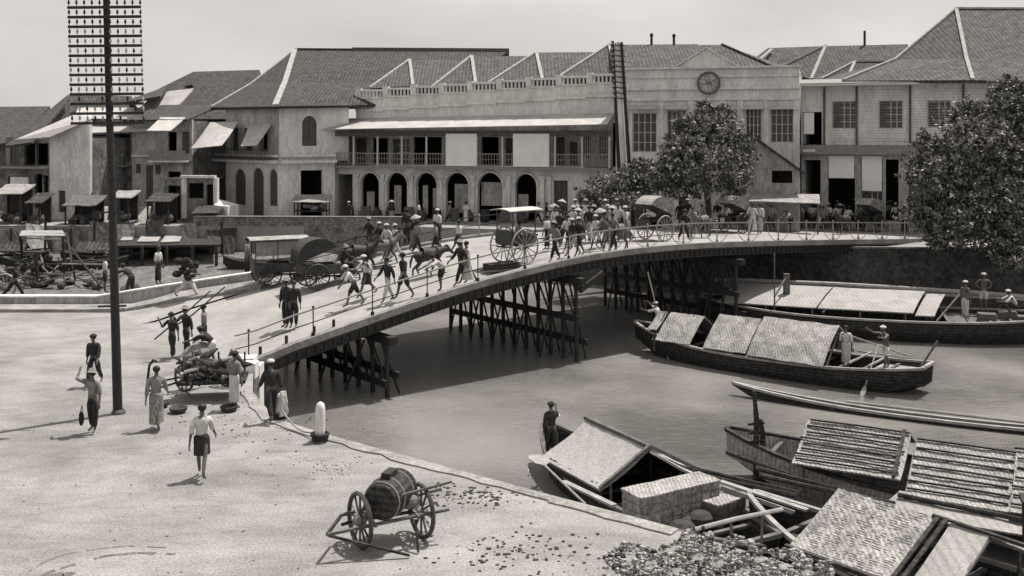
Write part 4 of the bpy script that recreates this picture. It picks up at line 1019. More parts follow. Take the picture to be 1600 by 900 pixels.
mb = MB(); mb.bar(at(.255, .1, -1.6), at(.255, .1, .75), .28, .28); mb.bar(at(.225, 1.75, -1.4), at(.225, 1.75, 1.95), .06); mb.bar(at(.225, 1.75, -.2), at(.255, .2, .6), .07); mb.build('mast_stump', M['wood'], t)
mb = MB()
for s, o, h in ((.80, .3, -.75), (.86, -.4, -.7), (.9, .7, -.8)): mb.obox(at(s, o, -1.1), d * .4, nr * .3, (0, 0, .35)); 
mb.bar(at(.66, 1.9, -.95), at(.73, .2, .1), .07); mb.build('stern_gear', M['wood'], t)
mb = MB(); mb.sheet(at(.70, -1.9, -1.15), at(.97, -1.4, -1.05), at(.97, 1.3, -1.05), at(.70, 1.9, -1.15), .06, 6, 3); mb.build('stern_deck', M['wood'], t)

# mat-roofed boat tied below the quay
t, at, st, nr, d, L = hull('thatched_boat', (1.05, 31.2), (5.6, 22.9), 2.7, .55, .5, .3, 'small boat with pitched pale thatched roof tied below the near quay', .12, .4, m=M['wood_dark'], rim=M['wood'])
nrs = 1
gable(t, at, .24, .55, 1.55, -.22, -1.05, M['straw'], name='thatch_roof', sag=.05, nx=12, th=.09)
props(t, at, (.26, .40, .54), 1.4, -.25, -1.05, -1.6)
for sd_ in (-1, 1): mb = MB(); mb.sheet(at(.25, sd_ * 1.42, -1.0), at(.54, sd_ * 1.42, -1.0), at(.54, sd_ * 1.2, -1.7), at(.25, sd_ * 1.2, -1.7), .05, 8, 3, 0, .02); mb.build('shade_side_sheet', M['wood_dark'], t)  # dark sheets added under the eaves so the inside looks shaded
mb = MB(); a_, b_, c_ = at(.26, -1.4, -1.08), at(.26, 1.4, -1.08), at(.26, 0, -.34); mb.slab([a_, b_, c_], .05, tuple(d)); mb.slab([at(.26, -1.4, -1.1), at(.26, 1.4, -1.1), at(.26, 1.15, -1.8), at(.26, -1.15, -1.8)], .05, tuple(d)); mb.build('shade_end_sheet', M['wood_dark'], t)  # dark back sheet, added to make the space under the thatch dark
mb = MB(); mb.sheet(at(.60, .0, -.30), at(.56, 0, -.26), at(.56, -1.6, -1.15), at(.66, -1.5, -1.2), .06, 4, 6, .04, .02); mb.build('roof_flap', M['straw'], t)
mb = MB(); mb.bar(at(.555, -1.55, -1.02), at(.555, 0, -.18), .09); mb.bar(at(.555, 1.55, -1.02), at(.555, 0, -.18), .09); mb.bar(at(.23, 0, -.2), at(.56, 0, -.2), .1); mb.build('roof_edge', M['wood'], t)
mb = MB(); 
for k in range(14):
    mb.ell(at(.6 + .015 * k, rnd.uniform(-.6, .8), -1.5 + rnd.uniform(0, .25)), .35, .3, .2, 8, 5)
mb.build('cargo_heap', M['litter'], t)
c = (Pz(1000, 775, -.6) + Pz(1122, 746, -.6)) / 2
def crate(pa, pb, ztop, h, depth, label, m, name='woven_crate', lid=True):
    a = Pz(*pa, ztop); b = Pz(*pb, ztop); u = (b - a); w = u.length; u.normalize(); v = Vector((-u.y, u.x, 0)); c = (a + b) / 2 + v * depth / 2; c.z = ztop - h / 2
    t = empty(name, Vector((c.x, c.y, ztop - h)), label, 'crate'); mb = MB(); mb.obox(c, u * w / 2, v * depth / 2, (0, 0, h / 2 - .03))
    n1 = max(3, int(w / .3)); n2 = max(2, int(h / .2))
    for i in range(n1):
        for j in range(n2):
            cc = c + u * (w * ((i + .5) / n1 - .5)) - v * (depth / 2) + Vector((0, 0, h * ((j + .5) / n2 - .5)))
            mb.obox(cc, u * (w / n1 * .43), v * rnd.uniform(.015, .035), (0, 0, h / n2 * .40))
    for j in range(n2):
        for s in (-1, 1):
            cc = c + u * s * (w / 2) + Vector((0, 0, h * ((j + .5) / n2 - .5))); mb.obox(cc, u * .02, v * depth * .45, (0, 0, h / n2 * .38))
    mb.build('basket', m, t)
    if lid:
        mb = MB(); q = Vector((0, 0, h / 2)); mb.sheet(c + q - u * w * .51 + v * depth * .53, c + q + u * w * .51 + v * depth * .53, c + q + u * w * .51 - v * depth * .53, c + q - u * w * .51 - v * depth * .53, .05, 8, 3, 0, .01); mb.build('lid', M['matr'], t)
    return t
crate((1002, 778), (1124, 750), -.62, 1.0, .75, 'big woven cane crate with flat pale lid standing in the thatched boat', M['bale'])
crate((1122, 790), (1165, 775), -1.0, .55, .5, 'smaller dark box right of the big woven crate', M['wood'], name='wooden_box')

# slim canoe
t, at, st, nr, d, L = hull('slim_canoe', (8.4, 38.9), (20.8, 32.4), .5, .12, .3, .2, 'long slim dark canoe lying between the cargo boat and the matted boat', .05, .1, pw=3.5, bend=.5)
mb = MB(); mb.tube([at(.3, -.1, ZW + .32), at(.85, .1, ZW + .34)], .05, 6); mb.build('bamboo_pole', M['wood_pale'], t)

# big boat with slatted mats
t, at, st, nr, d, L = hull('matted_boat', (6.3, 29.9), (18.5, 23.0), 3.4, .75, .55, .3, 'large moored boat covered by overlapping mats held down with dark battens', .08, .3, m=M['matr'], rim=M['wood_dark'], pw=2.4)
def battened(s0, s1, hw, zr, ze, nb, lift=0, ext=0, vert=True):
    gable(t, at, s0, s1, hw, zr + lift, ze + lift, M['matr'], sag=.07, nx=12, over=ext)
    mb = MB()
    for k in range(nb):
        v = (k + .25) / nb; o = hw * v; z = zr + (ze - zr) * v + lift + .05 - .07 * 4 * v * (1 - v)
        j = [rnd.uniform(-.03, .03) for _ in range(3)]; e0 = rnd.uniform(0, .012); e1 = rnd.uniform(0, .012)
        mb.bar(at(s0 - .004 + e0, o + j[0], z), at((s0 + s1) / 2, o + j[1], z + .01), .055, .04); mb.bar(at((s0 + s1) / 2, o + j[1], z + .01), at(s1 - e1, o + j[2], z), .055, .04)
    if vert: mb.bar(at(s1 - .012, 0, zr + lift + .07), at(s1 - .012, hw, ze + lift + .06), .09, .05)
    mb.build('batten', M['wood_dark'], t)
battened(.165, .36, 1.8, -.14, -.85, 8, .05); battened(.37, .545, 2.15, -.2, -1.05, 7, 0, vert=False); battened(.54, .80, 2.25, -.14, -1.05, 7, .06, vert=False)
mb = MB(); mb.sheet(at(.36, 1.9, -1.05), at(.62, 2.0, -1.1), at(.66, 2.9, -1.3), at(.33, 2.8, -1.25), .05, 10, 4, .03, .02); mb.build('loose_mat', M['matp'], t)
props(t, at, (.18, .37, .56, .79), 1.7, -.2, -.95, -1.7)
mb = MB(); 
for s0, s1, o0, o1 in ((.02, .16, 1.0, 1.75), (.1, .3, 1.95, 2.35), (.12, .36, 2.5, 2.6), (.0, .2, 2.8, 3.0), (-.02, .2, 3.1, 3.25), (.36, .8, 2.2, 2.5)):
    mb.tube([at(s0, o0, -1.05), at((s0 + s1) / 2, (o0 + o1) / 2, -1.12), at(s1, o1, -1.15)], .06, 6)
tag(mb.build('bamboo_poles', M['wood_dark'], t))
for px, y0, y1, lab in ((1181, 611, 702, 'taller of two mooring posts standing at the bow of the matted boat'), (1191, 655, 702, 'shorter mooring post with crosspieces beside the taller one')):
    mb = MB(); a = Pz(px, y1, -1.0); h = (y1 - y0) / F * a.y; mb.tube([a - Vector((0, 0, 1.3)), a + Vector((.02, 0, h * .5)), a + Vector((-.05, 0, h))], [.09, .08, .05], 8)
    if y0 > 640:
        for k in range(3): mb.bar(a + Vector((-.4, 0, .2 + k * .25)), a + Vector((.06, 0, .25 + k * .25)), .06)
    tag(mb.build('mooring_post', M['wood_dark']), lab, 'post', 'mooring posts at the bow')

# nearest boat, bottom right
t, at, st, nr, d, L = hull('mat_roofed_boat', (5.9, 25.1), (13.0, 16.8), 3.2, .6, .5, .3, 'nearest boat, woven mat roof and dark open hold, cut by the bottom right corner', .1, .35, m=M['wood_dark'], rim=M['wood_pale'], pw=2.2)
gable(t, at, .215, .425, 1.95, -.12, -.92, M['matr'], sag=.04, nx=14)
mb = MB()
for k in range(17):
    for q in range(9):
        if rnd.random() < .35: continue
        v = (k + .5) / 15; s = .22 + (.415 - .22) * (q + rnd.random() * .6) / 9; z = -.12 - .8 * v + .05 - .04 * 4 * v * (1 - v)
        mb.bar(at(s, 1.95 * v, z - .012), at(s + rnd.uniform(.006, .02), 1.95 * v, z - .012), .016, .014)
tag(mb.build('mat_ties', M['wood'], t), kind='stuff')
gable(t, at, .455, .53, 1.75, -.16, -.95, M['matp'], sag=.02, nx=4); 
mb = MB()
for s in (.432, .448): mb.bar(at(s, 0, -.1), at(s, 1.98, -.9), .09, .05)
for o in (0.0, -.25, -.5): mb.bar(at(.42, o, -.10 - abs(o) * .4), at(.66, o, -.18 - abs(o) * .4), .09, .05)
mb.bar(at(.21, 1.97, -.93), at(.43, 1.97, -.93), .1, .06); mb.bar(at(.6, -1.2, -.9), at(.66, -.45, -.25), .05); mb.build('roof_frame', M['wood_dark'], t)
props(t, at, (.22, .42, .53), 1.7, -.15, -.9, -1.6)
mb = MB()
for s0, s1, o in ((.40, 1.02, -1.75), (.42, 1.0, -2.0)): mb.bar(at(s0, o, -.95), at(s1, o + .1, -1.0), .14, .05)
mb.build('side_plank', M['wood_pale'], t)
# small craft drawn up on the tidal flat, left
for i, (a, b, bm, lab) in enumerate((((-33.0, 66.5), (-25.5, 68.0), 1.3, 'small dark boat drawn up under the whitewashed gable wall'), ((-38.5, 63.0), (-33.5, 66.5), 1.2, 'small dark boat behind the timber scaffold'), ((-19.0, 67.3), (-13.8, 68.8), 1.2, 'small dark boat below the ruinous low front'))):
    hull('rowing_boat', a, b, bm, .5, .45, .35, lab, .08, .2, rim=M['wood'], zw=-1.15 if i != 1 else -1.4, group='small boats on the tidal flat', n=14)
for i, px in enumerate((16, 70, 112, 146, 172, 350)):
    p = Vector(((px - 800) / F * 70.5, 70.5, -1)); mb = MB(); mb.tube([p - Vector((0, 0, .8)), p + Vector((rnd.uniform(-.2, .2), 0, 2.3 + .5 * (i % 2)))], .09, 7)
    tag(mb.build('mooring_stake', M['timber']), ['stake at the left edge of the far bank', 'stake below the veranda house', 'stake below the blank gable', 'stake left of the landing stage', 'stake just behind the telegraph pole on the flat', 'stake right of the landing stage'][i], 'stake', 'stakes along the far bank')
# dark high-sided boat end at the right edge
hull('dark_boat', (11.35, 22.7), (17.5, 20.6), 1.9, 1.35, .45, .2, 'rounded dark end of a high-sided boat just entering at the right edge', .35, .3, rim=M['wood_dark'], pw=2.2)
# bamboo rail on short posts at the foot of the quay
t = empty('bamboo_rail', Pz(1150, 815, -.3), 'pale bamboo rail on short forked posts at the foot of the quay', 'rail')
a = Pz(1072, 831, -.15); b = Pz(1222, 796, -.35); mb = MB(); mb.tube([a, a.lerp(b, .5) + Vector((0, 0, .03)), b], .05, 8); mb.build('pole', M['wood_pale'], t)
for k in (.12, .45, .78):
    p = a.lerp(b, k); mb = MB(); mb.tube([p - Vector((0, 0, .05)), p - Vector((.02, 0, .9))], .03, 6); mb.build('post', M['wood'], t)
for i, ((x0, y0), (x1, y1), z, lab) in enumerate((((1125, 752), (1262, 797), -.8, 'upper of two long planks running to the matted boat'), ((1128, 762), (1240, 801), -.95, 'lower of two long planks running to the matted boat'), ((960, 790), (880, 752), -.9, 'short plank against the hull of the thatched boat'))):
    mb = MB(); mb.bar(Pz(x0, y0, z), Pz(x1, y1, z - .1), .16, .05); tag(mb.build('gangplank', M['wood_pale']), lab, 'plank', 'gangplanks by the quay')
# paddles
def paddle(a, b, label, blade=.9, bw=.26):
    a, b = Vector(a), Vector(b); t = empty('paddle', b, label, 'paddle'); d = (b - a).normalized(); mb = MB(); mb.tube([a, b], .028, 6); mb.build('shaft', M['wood_pale'], t)
    x = d.cross(Vector((0, 0, 1))).normalized(); mb = MB(); 
    pts = [(0, .04), (.25, .8), (.7, 1), (1, .6)]
    vs = []; 
    for k, w in pts: vs += [b + d * blade * k + x * bw / 2 * w, b + d * blade * k - x * bw / 2 * w]
    nn = x.cross(d) * .02; m_ = len(vs); mb.add(vs + [v + nn for v in vs], [(2 * i, 2 * i + 1, 2 * i + 3, 2 * i + 2) for i in range(3)] + [(m_ + 2 * i, m_ + 2 * i + 2, m_ + 2 * i + 3, m_ + 2 * i + 1) for i in range(3)] + [(0, 2, m_ + 2, m_), (2, 4, m_ + 4, m_ + 2), (4, 6, m_ + 6, m_ + 4), (1, m_ + 1, m_ + 3, 3), (3, m_ + 3, m_ + 5, 5), (5, m_ + 5, m_ + 7, 7), (6, 7, m_ + 7, m_ + 6)])
    mb.build('blade', M['wood_pale'], t); return t
paddle(Pz(915, 788, -.7), Pz(852, 728, -.9), 'broad-bladed pale steering oar lying across the bow of the thatched boat', 1.15, .5)
for a, b, lab in ((Wp(1372, 540, 40.2), Wp(1352, 603, 39.0), 'long oar held down into the water at the stern of the cargo boat'),): paddle(a, b, lab, .5, .2)
mb = MB(); mb.tube([Wp(1012, 425, 46.4), Wp(1030, 500, 46.2), Wp(1046, 572, 44.6)], .035, 6); tag(mb.build('punt_pole', M['wood_pale']), 'long thin pole pushed into the river at the bow of the cargo boat', 'pole')

# stone bollards on the near quay
for (px, y1, h, r_, lab) in ((438, 655, .75, .15, 'slightly leaning round-topped white bollard at the bend of the quay'), (500, 690, 1.02, .13, 'taller white round-topped bollard with a chained dark foot')):
    p = Pz(px, y1, 0); t = empty('bollard', p, lab, 'bollard', 'white bollards on the quay')
    mb = MB(); mb.lathe([(r_ * 1.0, -.1), (r_, h * .3), (r_ * .95, h - .15), (r_ * .75, h - .05), (r_ * .3, h), (0.01, h + .01)], p, 16, (.07 if px < 450 else .01, 0, 1)); mb.build('post', M['plaster'], t, smooth=True)
    mb = MB()
    for k in range(3): mb.tube([p + Vector((math.cos(a * .5236) * (r_ + .05 + .02 * k), math.sin(a * .5236) * (r_ + .05 + .02 * k), .06 + .07 * k)) for a in range(13)], .035, 6, cap=False)
    mb.build('chain_coil', M['iron'], t)
a = Pz(440, 640, .45); b = Pz(500, 672, .3); mb = MB(); mb.tube([a.lerp(b, k / 10) - Vector((0, 0, 1.1 * (k / 10) * (1 - k / 10))) for k in range(11)], .025, 6); tag(mb.build('mooring_chain', M['wood_pale']), 'slack pale chain hanging between the two white bollards', 'chain')

# ------------------------------------------------------------------ people (one skinned body each, clothes as parts)
def skin_mesh(name, verts, edges, radii, root=0, sub=1):
    me = bpy.data.meshes.new(name); me.from_pydata([tuple(v) for v in verts], edges, [])
    o = bpy.data.objects.new(name, me); COL.objects.link(o)
    md = o.modifiers.new('s', 'SKIN'); md.use_smooth_shade = True; md.branch_smoothing = .6
    sv = me.skin_vertices[0].data
    for i, r in enumerate(radii):
        sv[i].radius = r if isinstance(r, tuple) else (r, r); sv[i].use_root = (i == root)
    ms = o.modifiers.new('d', 'SUBSURF'); ms.levels = sub; ms.render_levels = sub
    dg = bpy.context.evaluated_depsgraph_get(); dg.update()
    out = bpy.data.meshes.new_from_object(o.evaluated_get(dg)); out.name = name
    bpy.data.objects.remove(o); 
    out.materials.clear(); out.materials.append(None); return out
class G:
    def __init__(s): s.v = []; s.e = []; s.r = []
    def n(s, p, r, frm=None):
        s.v.append(Vector(p)); s.r.append(r); i = len(s.v) - 1
        if frm is not None: s.e.append((frm, i))
        return i
    def mesh(s, name, root=0, sub=1): return skin_mesh(name, s.v, s.e, s.r, root, sub)
POSES = dict(
    stand=dict(lh=3, rh=-2, lk=0, rk=0, lean=1, ls=3, rs=-2, la=8, ra=8, le=10, re=8),
    walk=dict(lh=24, rh=-20, lk=6, rk=12, lean=5, ls=-22, rs=24, la=7, ra=7, le=14, re=22),
    walk2=dict(lh=-16, rh=20, lk=22, rk=3, lean=4, ls=18, rs=-16, la=9, ra=9, le=22, re=12),
    stride=dict(lh=34, rh=-30, lk=12, rk=18, lean=12, ls=-34, rs=36, la=10, ra=10, le=40, re=50),
    pull=dict(lh=30, rh=-28, lk=16, rk=6, lean=32, ls=30, rs=34, la=14, ra=14, le=20, re=14),
    stoop=dict(lh=22, rh=10, lk=24, rk=22, lean=52, ls=60, rs=48, la=10, ra=12, le=12, re=14),
    crouch=dict(lh=105, rh=100, lk=130, rk=128, lean=30, ls=50, rs=60, la=12, ra=12, le=40, re=30),
    sit=dict(lh=84, rh=80, lk=80, rk=78, lean=6, ls=38, rs=34, la=10, ra=10, le=42, re=46),
    carry=dict(lh=10, rh=-10, lk=6, rk=8, lean=3, ls=150, rs=146, la=18, ra=18, le=44, re=46),
    onearm=dict(lh=4, rh=-6, lk=2, rk=4, lean=2, ls=2, rs=118, la=9, ra=34, le=12, re=112),
    shoulder=dict(lh=12, rh=-14, lk=6, rk=10, lean=4, ls=-10, rs=42, la=10, ra=16, le=14, re=112),
    akimbo=dict(lh=6, rh=-3, lk=0, rk=0, lean=0, ls=-6, rs=-4, la=38, ra=38, le=64, re=66),
    punt=dict(lh=22, rh=-14, lk=14, rk=6, lean=16, ls=70, rs=96, la=14, ra=16, le=30, re=26),
)
def rotx(v, a): c, s = math.cos(a), math.sin(a); return Vector((v.x, v.y * c + v.z * s, -v.y * s + v.z * c))  # leans towards +y for positive a
def joints(p):
    J = {}; ln = R(p['lean']); pel = Vector((0, 0, 0)); J['pel'] = pel
    def T(v): return rotx(Vector(v), ln)
    J['waist'] = T((0, 0, .13)); J['chest'] = T((0, .01, .31)); J['nb'] = T((0, .0, .46)); J['neck'] = T((0, .012, .525))
    hd = lambda z, y=0.0, x=0: J['neck'] + rotx(Vector((x, y, z)), ln * .35)
    J['jaw'] = hd(.05, .03); J['skull'] = hd(.115, .012); J['crown'] = hd(.165, .0); J['nose'] = hd(.085, .108); J['hd'] = hd
    for s, k in ((-1, 'l'), (1, 'r')):
        sh = T((s * .175, 0, .425)); J[k + 'sh'] = sh
        a = R(p[k + 's']); ab = R(p[k + 'a']); e = R(p[k + 'e'])
        d1 = Vector((s * math.sin(ab), math.sin(a) * math.cos(ab), -math.cos(a) * math.cos(ab)))
        J[k + 'el'] = sh + d1 * .275
        a2 = a + e; d2 = Vector((s * math.sin(ab) * (.3 if e > .5 else 1), math.sin(a2) * math.cos(ab * .5), -math.cos(a2) * math.cos(ab * .5))).normalized()
        if p.get('hip') or (k + 'e') and p['la'] > 30 and p['ra'] > 30: d2 = Vector((-s * .75, .25, -.55)).normalized()
        J[k + 'wr'] = J[k + 'el'] + d2 * .245; J[k + 'hd'] = d2
        hp = Vector((s * .085, 0, -.03)); J[k + 'hip'] = hp; h = R(p[k + 'h']); kn = R(p[k + 'k'])
        J[k + 'kn'] = hp + Vector((s * .01, math.sin(h), -math.cos(h))) * .40
        J[k + 'an'] = J[k + 'kn'] + Vector((0, math.sin(h - kn), -math.cos(h - kn))) * .39
        fd = Vector((s * .15, 1, -.12 if abs(h - kn) < .3 else -.35)).normalized(); J[k + 'toe'] = J[k + 'an'] + Vector((0, 0, -.045)) + fd * .15; J[k + 'heel'] = J[k + 'an'] + Vector((0, -.045, -.04))
    lo = min(J[q].z for q in ('lan', 'ran', 'ltoe', 'rtoe')) - .06
    if p is POSES['sit']: lo = -.12
    off = Vector((0, 0, -lo))
    for k in J:
        if k != 'hd': J[k] = J[k] + off if k not in ('lhd', 'rhd') else J[k]
    J['off'] = off
    return J
MESH = {}
def body_mesh(pose):
    if ('b', pose) in MESH: return MESH[('b', pose)]
    p = POSES[pose]; J = joints(p); g = G()
    pel = g.n(J['pel'], (.125, .10)); w = g.n(J['waist'], (.115, .095), pel); c = g.n(J['chest'], (.14, .105), w); nb = g.n(J['nb'], (.075, .07), c); nk = g.n(J['neck'], .05, nb)
    jw = g.n(J['jaw'], .066, nk); sk = g.n(J['skull'], .092, jw); g.n(J['crown'], .072, sk); g.n(J['nose'], .014, sk)
    for s, k in ((-1, 'l'), (1, 'r')):
        sh = g.n(J[k + 'sh'], .056, c); el = g.n(J[k + 'el'], .041, sh); wr = g.n(J[k + 'wr'], .028, el)
        d = J[k + 'hd']; pm = g.n(J[k + 'wr'] + d * .06, .036, wr); side = Vector((0, 1, 0)) if abs(d.y) < .8 else Vector((0, 0, 1))
        side = (side - d * side.dot(d)).normalized(); q = d.cross(side)
        for f in range(4):
            o = (f - 1.5) * .021; ln = (.072, .08, .075, .06)[f]
            a = g.n(J[k + 'wr'] + d * .115 + side * o, .0095, pm); b = g.n(J[k + 'wr'] + d * (.115 + ln * .55) + side * o + q * -s * .012, .009, a); g.n(J[k + 'wr'] + d * (.115 + ln * .85) + side * o + q * -s * .032, .0075, b)
        a = g.n(J[k + 'wr'] + d * .055 + side * .045, .011, pm); g.n(J[k + 'wr'] + d * .085 + side * .068 + q * -s * .02, .009, a)
        hp = g.n(J[k + 'hip'], .088, pel); kn = g.n(J[k + 'kn'], .055, hp); mid = g.n(J[k + 'kn'].lerp(J[k + 'an'], .35) + Vector((0, -.02, 0)), .05, kn); an = g.n(J[k + 'an'], .035, mid); g.n(J[k + 'toe'], .03, an)
    m = g.mesh('person_body'); MESH[('b', pose)] = m; MESH[('J', pose)] = J; return m
def top_mesh(pose, long=False):
    key = ('t', pose, long)
    if key in MESH: return MESH[key]
    body_mesh(pose); J = MESH[('J', pose)]; g = G()
    w = g.n(J['pel'].lerp(J['waist'], .1 if not long else -.35), (.15, .125)); w2 = g.n(J['waist'], (.14, .12), w); c = g.n(J['chest'], (.168, .13), w2); g.n(J['nb'], (.095, .09), c)
    for s, k in ((-1, 'l'), (1, 'r')):
        sh = g.n(J[k + 'sh'], .078, c); el = g.n(J[k + 'el'], .064, sh); g.n(J[k + 'el'].lerp(J[k + 'wr'], .8 if long else .3), .055, el)
    m = g.mesh('shirt'); MESH[key] = m; return m
def legs_mesh(pose, short=False):
    key = ('l', pose, short)
    if key in MESH: return MESH[key]
    body_mesh(pose); J = MESH[('J', pose)]; g = G()
    pl_ = g.n(J['pel'], (.145, .12)); g.n(J['waist'].lerp(J['pel'], .4), (.135, .115), pl_)
    for k in 'lr':
        hp = g.n(J[k + 'hip'], .108, pl_); kn = g.n(J[k + 'kn'], .085, hp)
        if not short: g.n(J[k + 'kn'].lerp(J[k + 'an'], .88), .062, kn)
    m = g.mesh('trousers'); MESH[key] = m; return m
def sarong_mesh(pose, short=False):
    key = ('s', pose, short)
    if key in MESH: return MESH[key]
    body_mesh(pose); J = MESH[('J', pose)]; mb = MB(); n = 16; rows = 9; rng = random.Random(len(pose))
    if pose in ('sit', 'crouch'): return legs_mesh(pose)
    end = .42 if short else .86
    for i in range(rows + 1):
        s = i / rows
        def leg(k):
            u = s * end * 2 if s * end < .5 else None
            a = J[k + 'hip'].lerp(J[k + 'kn'], min(1, s * (end * 2))) if s * end * 2 <= 1 else J[k + 'kn'].lerp(J[k + 'an'], s * end * 2 - 1)
            return a
        if i == 0: a = b = J['pel'].lerp(J['waist'], .45); rx, ry = .145, .125
        else:
            a, b = leg('l'), leg('r'); rx, ry = abs(a.x - b.x) / 2 + .09, abs(a.y - b.y) / 2 * .72 + .09
        c = (a + b) / 2; z = J['pel'].z + .06 - s * ((J['pel'].z + .06) - (J['pel'].z - .8 * end - .02)) 
        z = max(z, .12)
        for k in range(n):
            an = 2 * math.pi * k / n; f = 1 + .07 * s * math.sin(an * 5 + 1)
            mb.v.append((c.x + rx * f * math.cos(an), c.y + ry * f * math.sin(an), z))
    for i in range(rows):
        for k in range(n): mb.f.append((i * n + k, (i + 1) * n + k, (i + 1) * n + (k + 1) % n, i * n + (k + 1) % n))
    mb.f.append(tuple(range(n))); 
    me = bpy.data.meshes.new('sarong'); me.from_pydata(mb.v, [], mb.f); me.polygons.foreach_set('use_smooth', [True] * len(me.polygons)); me.materials.append(None); me.update(); MESH[key] = me; return me
def head_mesh(pose, kind):
    key = ('h', pose, kind)
    if key in MESH: return MESH[key]
    body_mesh(pose); J = MESH[('J', pose)]; mb = MB(); c = J['skull']; up = (J['crown'] - J['jaw']).normalized(); rot = up.to_track_quat('Z', 'Y').to_matrix() if up.z < .999 else Matrix.Identity(3)
    if kind == 'hair':
        mb.ell(c + up * .02 + Vector((0, -.012, 0)), .098, .10, .088, 12, 8); 
        for s in (-1, 1): mb.ell(c + Vector((s * .035, .092, 0)), .011, .006, .008, 6, 4)
    elif kind == 'turban': mb.tube([c + up * .045 + Vector((math.cos(a * .5236) * .085, math.sin(a * .5236) * .085, 0)) for a in range(13)], .035, 6, cap=False); mb.ell(c + up * .05, .09, .09, .07, 10, 6)
    elif kind == 'cap': mb.ell(c + up * .055, .105, .11, .065, 12, 6); mb.ell(c + up * .035 + Vector((0, .09, 0)), .07, .05, .012, 10, 4)
    elif kind == 'hat': mb.lathe([(.17, 0), (.165, .015), (.1, .03), (.095, .10), (.06, .125), (.01, .13)], c + up * .03, 14, up)
    else: mb.lathe([(.26, -.01), (.25, .01), (.13, .09), (.02, .16)], c + up * .035, 16, up)
    me = bpy.data.meshes.new(kind); me.from_pydata([tuple(v) for v in mb.v], [], mb.f); me.polygons.foreach_set('use_smooth', [True] * len(me.polygons)); me.materials.append(None); me.update(); MESH[key] = me; return me
def part(name, me, m, parent):
    o = bpy.data.objects.new(name, me); COL.objects.link(o); o.parent = parent
    o.material_slots[0].link = 'OBJECT'; o.material_slots[0].material = m; return o
CLO = dict(w='c_white', g='c_grey', d='c_dark', b='c_batik')
def person(loc, pose, face, top, bottom, head, label, s=1.0, group=None):
    """top: w/g/d/b + optional L (long sleeves) or '' for bare; bottom: T/S(short)/R(sarong)/r(short sarong) + cloth"""
    t = empty('person', loc, label, 'person', group, rz=R(face)); t.scale = (s, s, s)
    part('body', body_mesh(pose), M['skin'], t)
    if top: part('jacket' if 'L' in top else 'shirt', top_mesh(pose, 'L' in top), M[CLO[top[0]]], t)
    f = {'T': lambda: ('trousers', legs_mesh(pose)), 'S': lambda: ('shorts', legs_mesh(pose, True)), 'R': lambda: ('sarong', sarong_mesh(pose)), 'r': lambda: ('sarong', sarong_mesh(pose, True))}[bottom[0]]
    nm, me = f(); part(nm, me, M[CLO[bottom[1]]], t)
    part('hair', head_mesh(pose, 'hair'), M['hair'], t)
    if head == 'turban': part('turban', head_mesh(pose, 'turban'), M['c_white'], t)
    elif head == 'dturban': part('turban', head_mesh(pose, 'turban'), M['c_dark'], t)
    elif head == 'cap': part('cap', head_mesh(pose, 'cap'), M['c_white'], t)
    elif head == 'hat': part('hat', head_mesh(pose, 'hat'), M['c_grey'], t)
    elif head == 'straw': part('straw_hat', head_mesh(pose, 'straw'), M['straw'], t)
    return t
AL, AR = 128.8, -51.2        # heading along the bridge to the near left / to the far right
gq, gb, gf, gbo = 'people on the near quay', 'people walking on the bridge', 'people on the far street', 'boatmen'
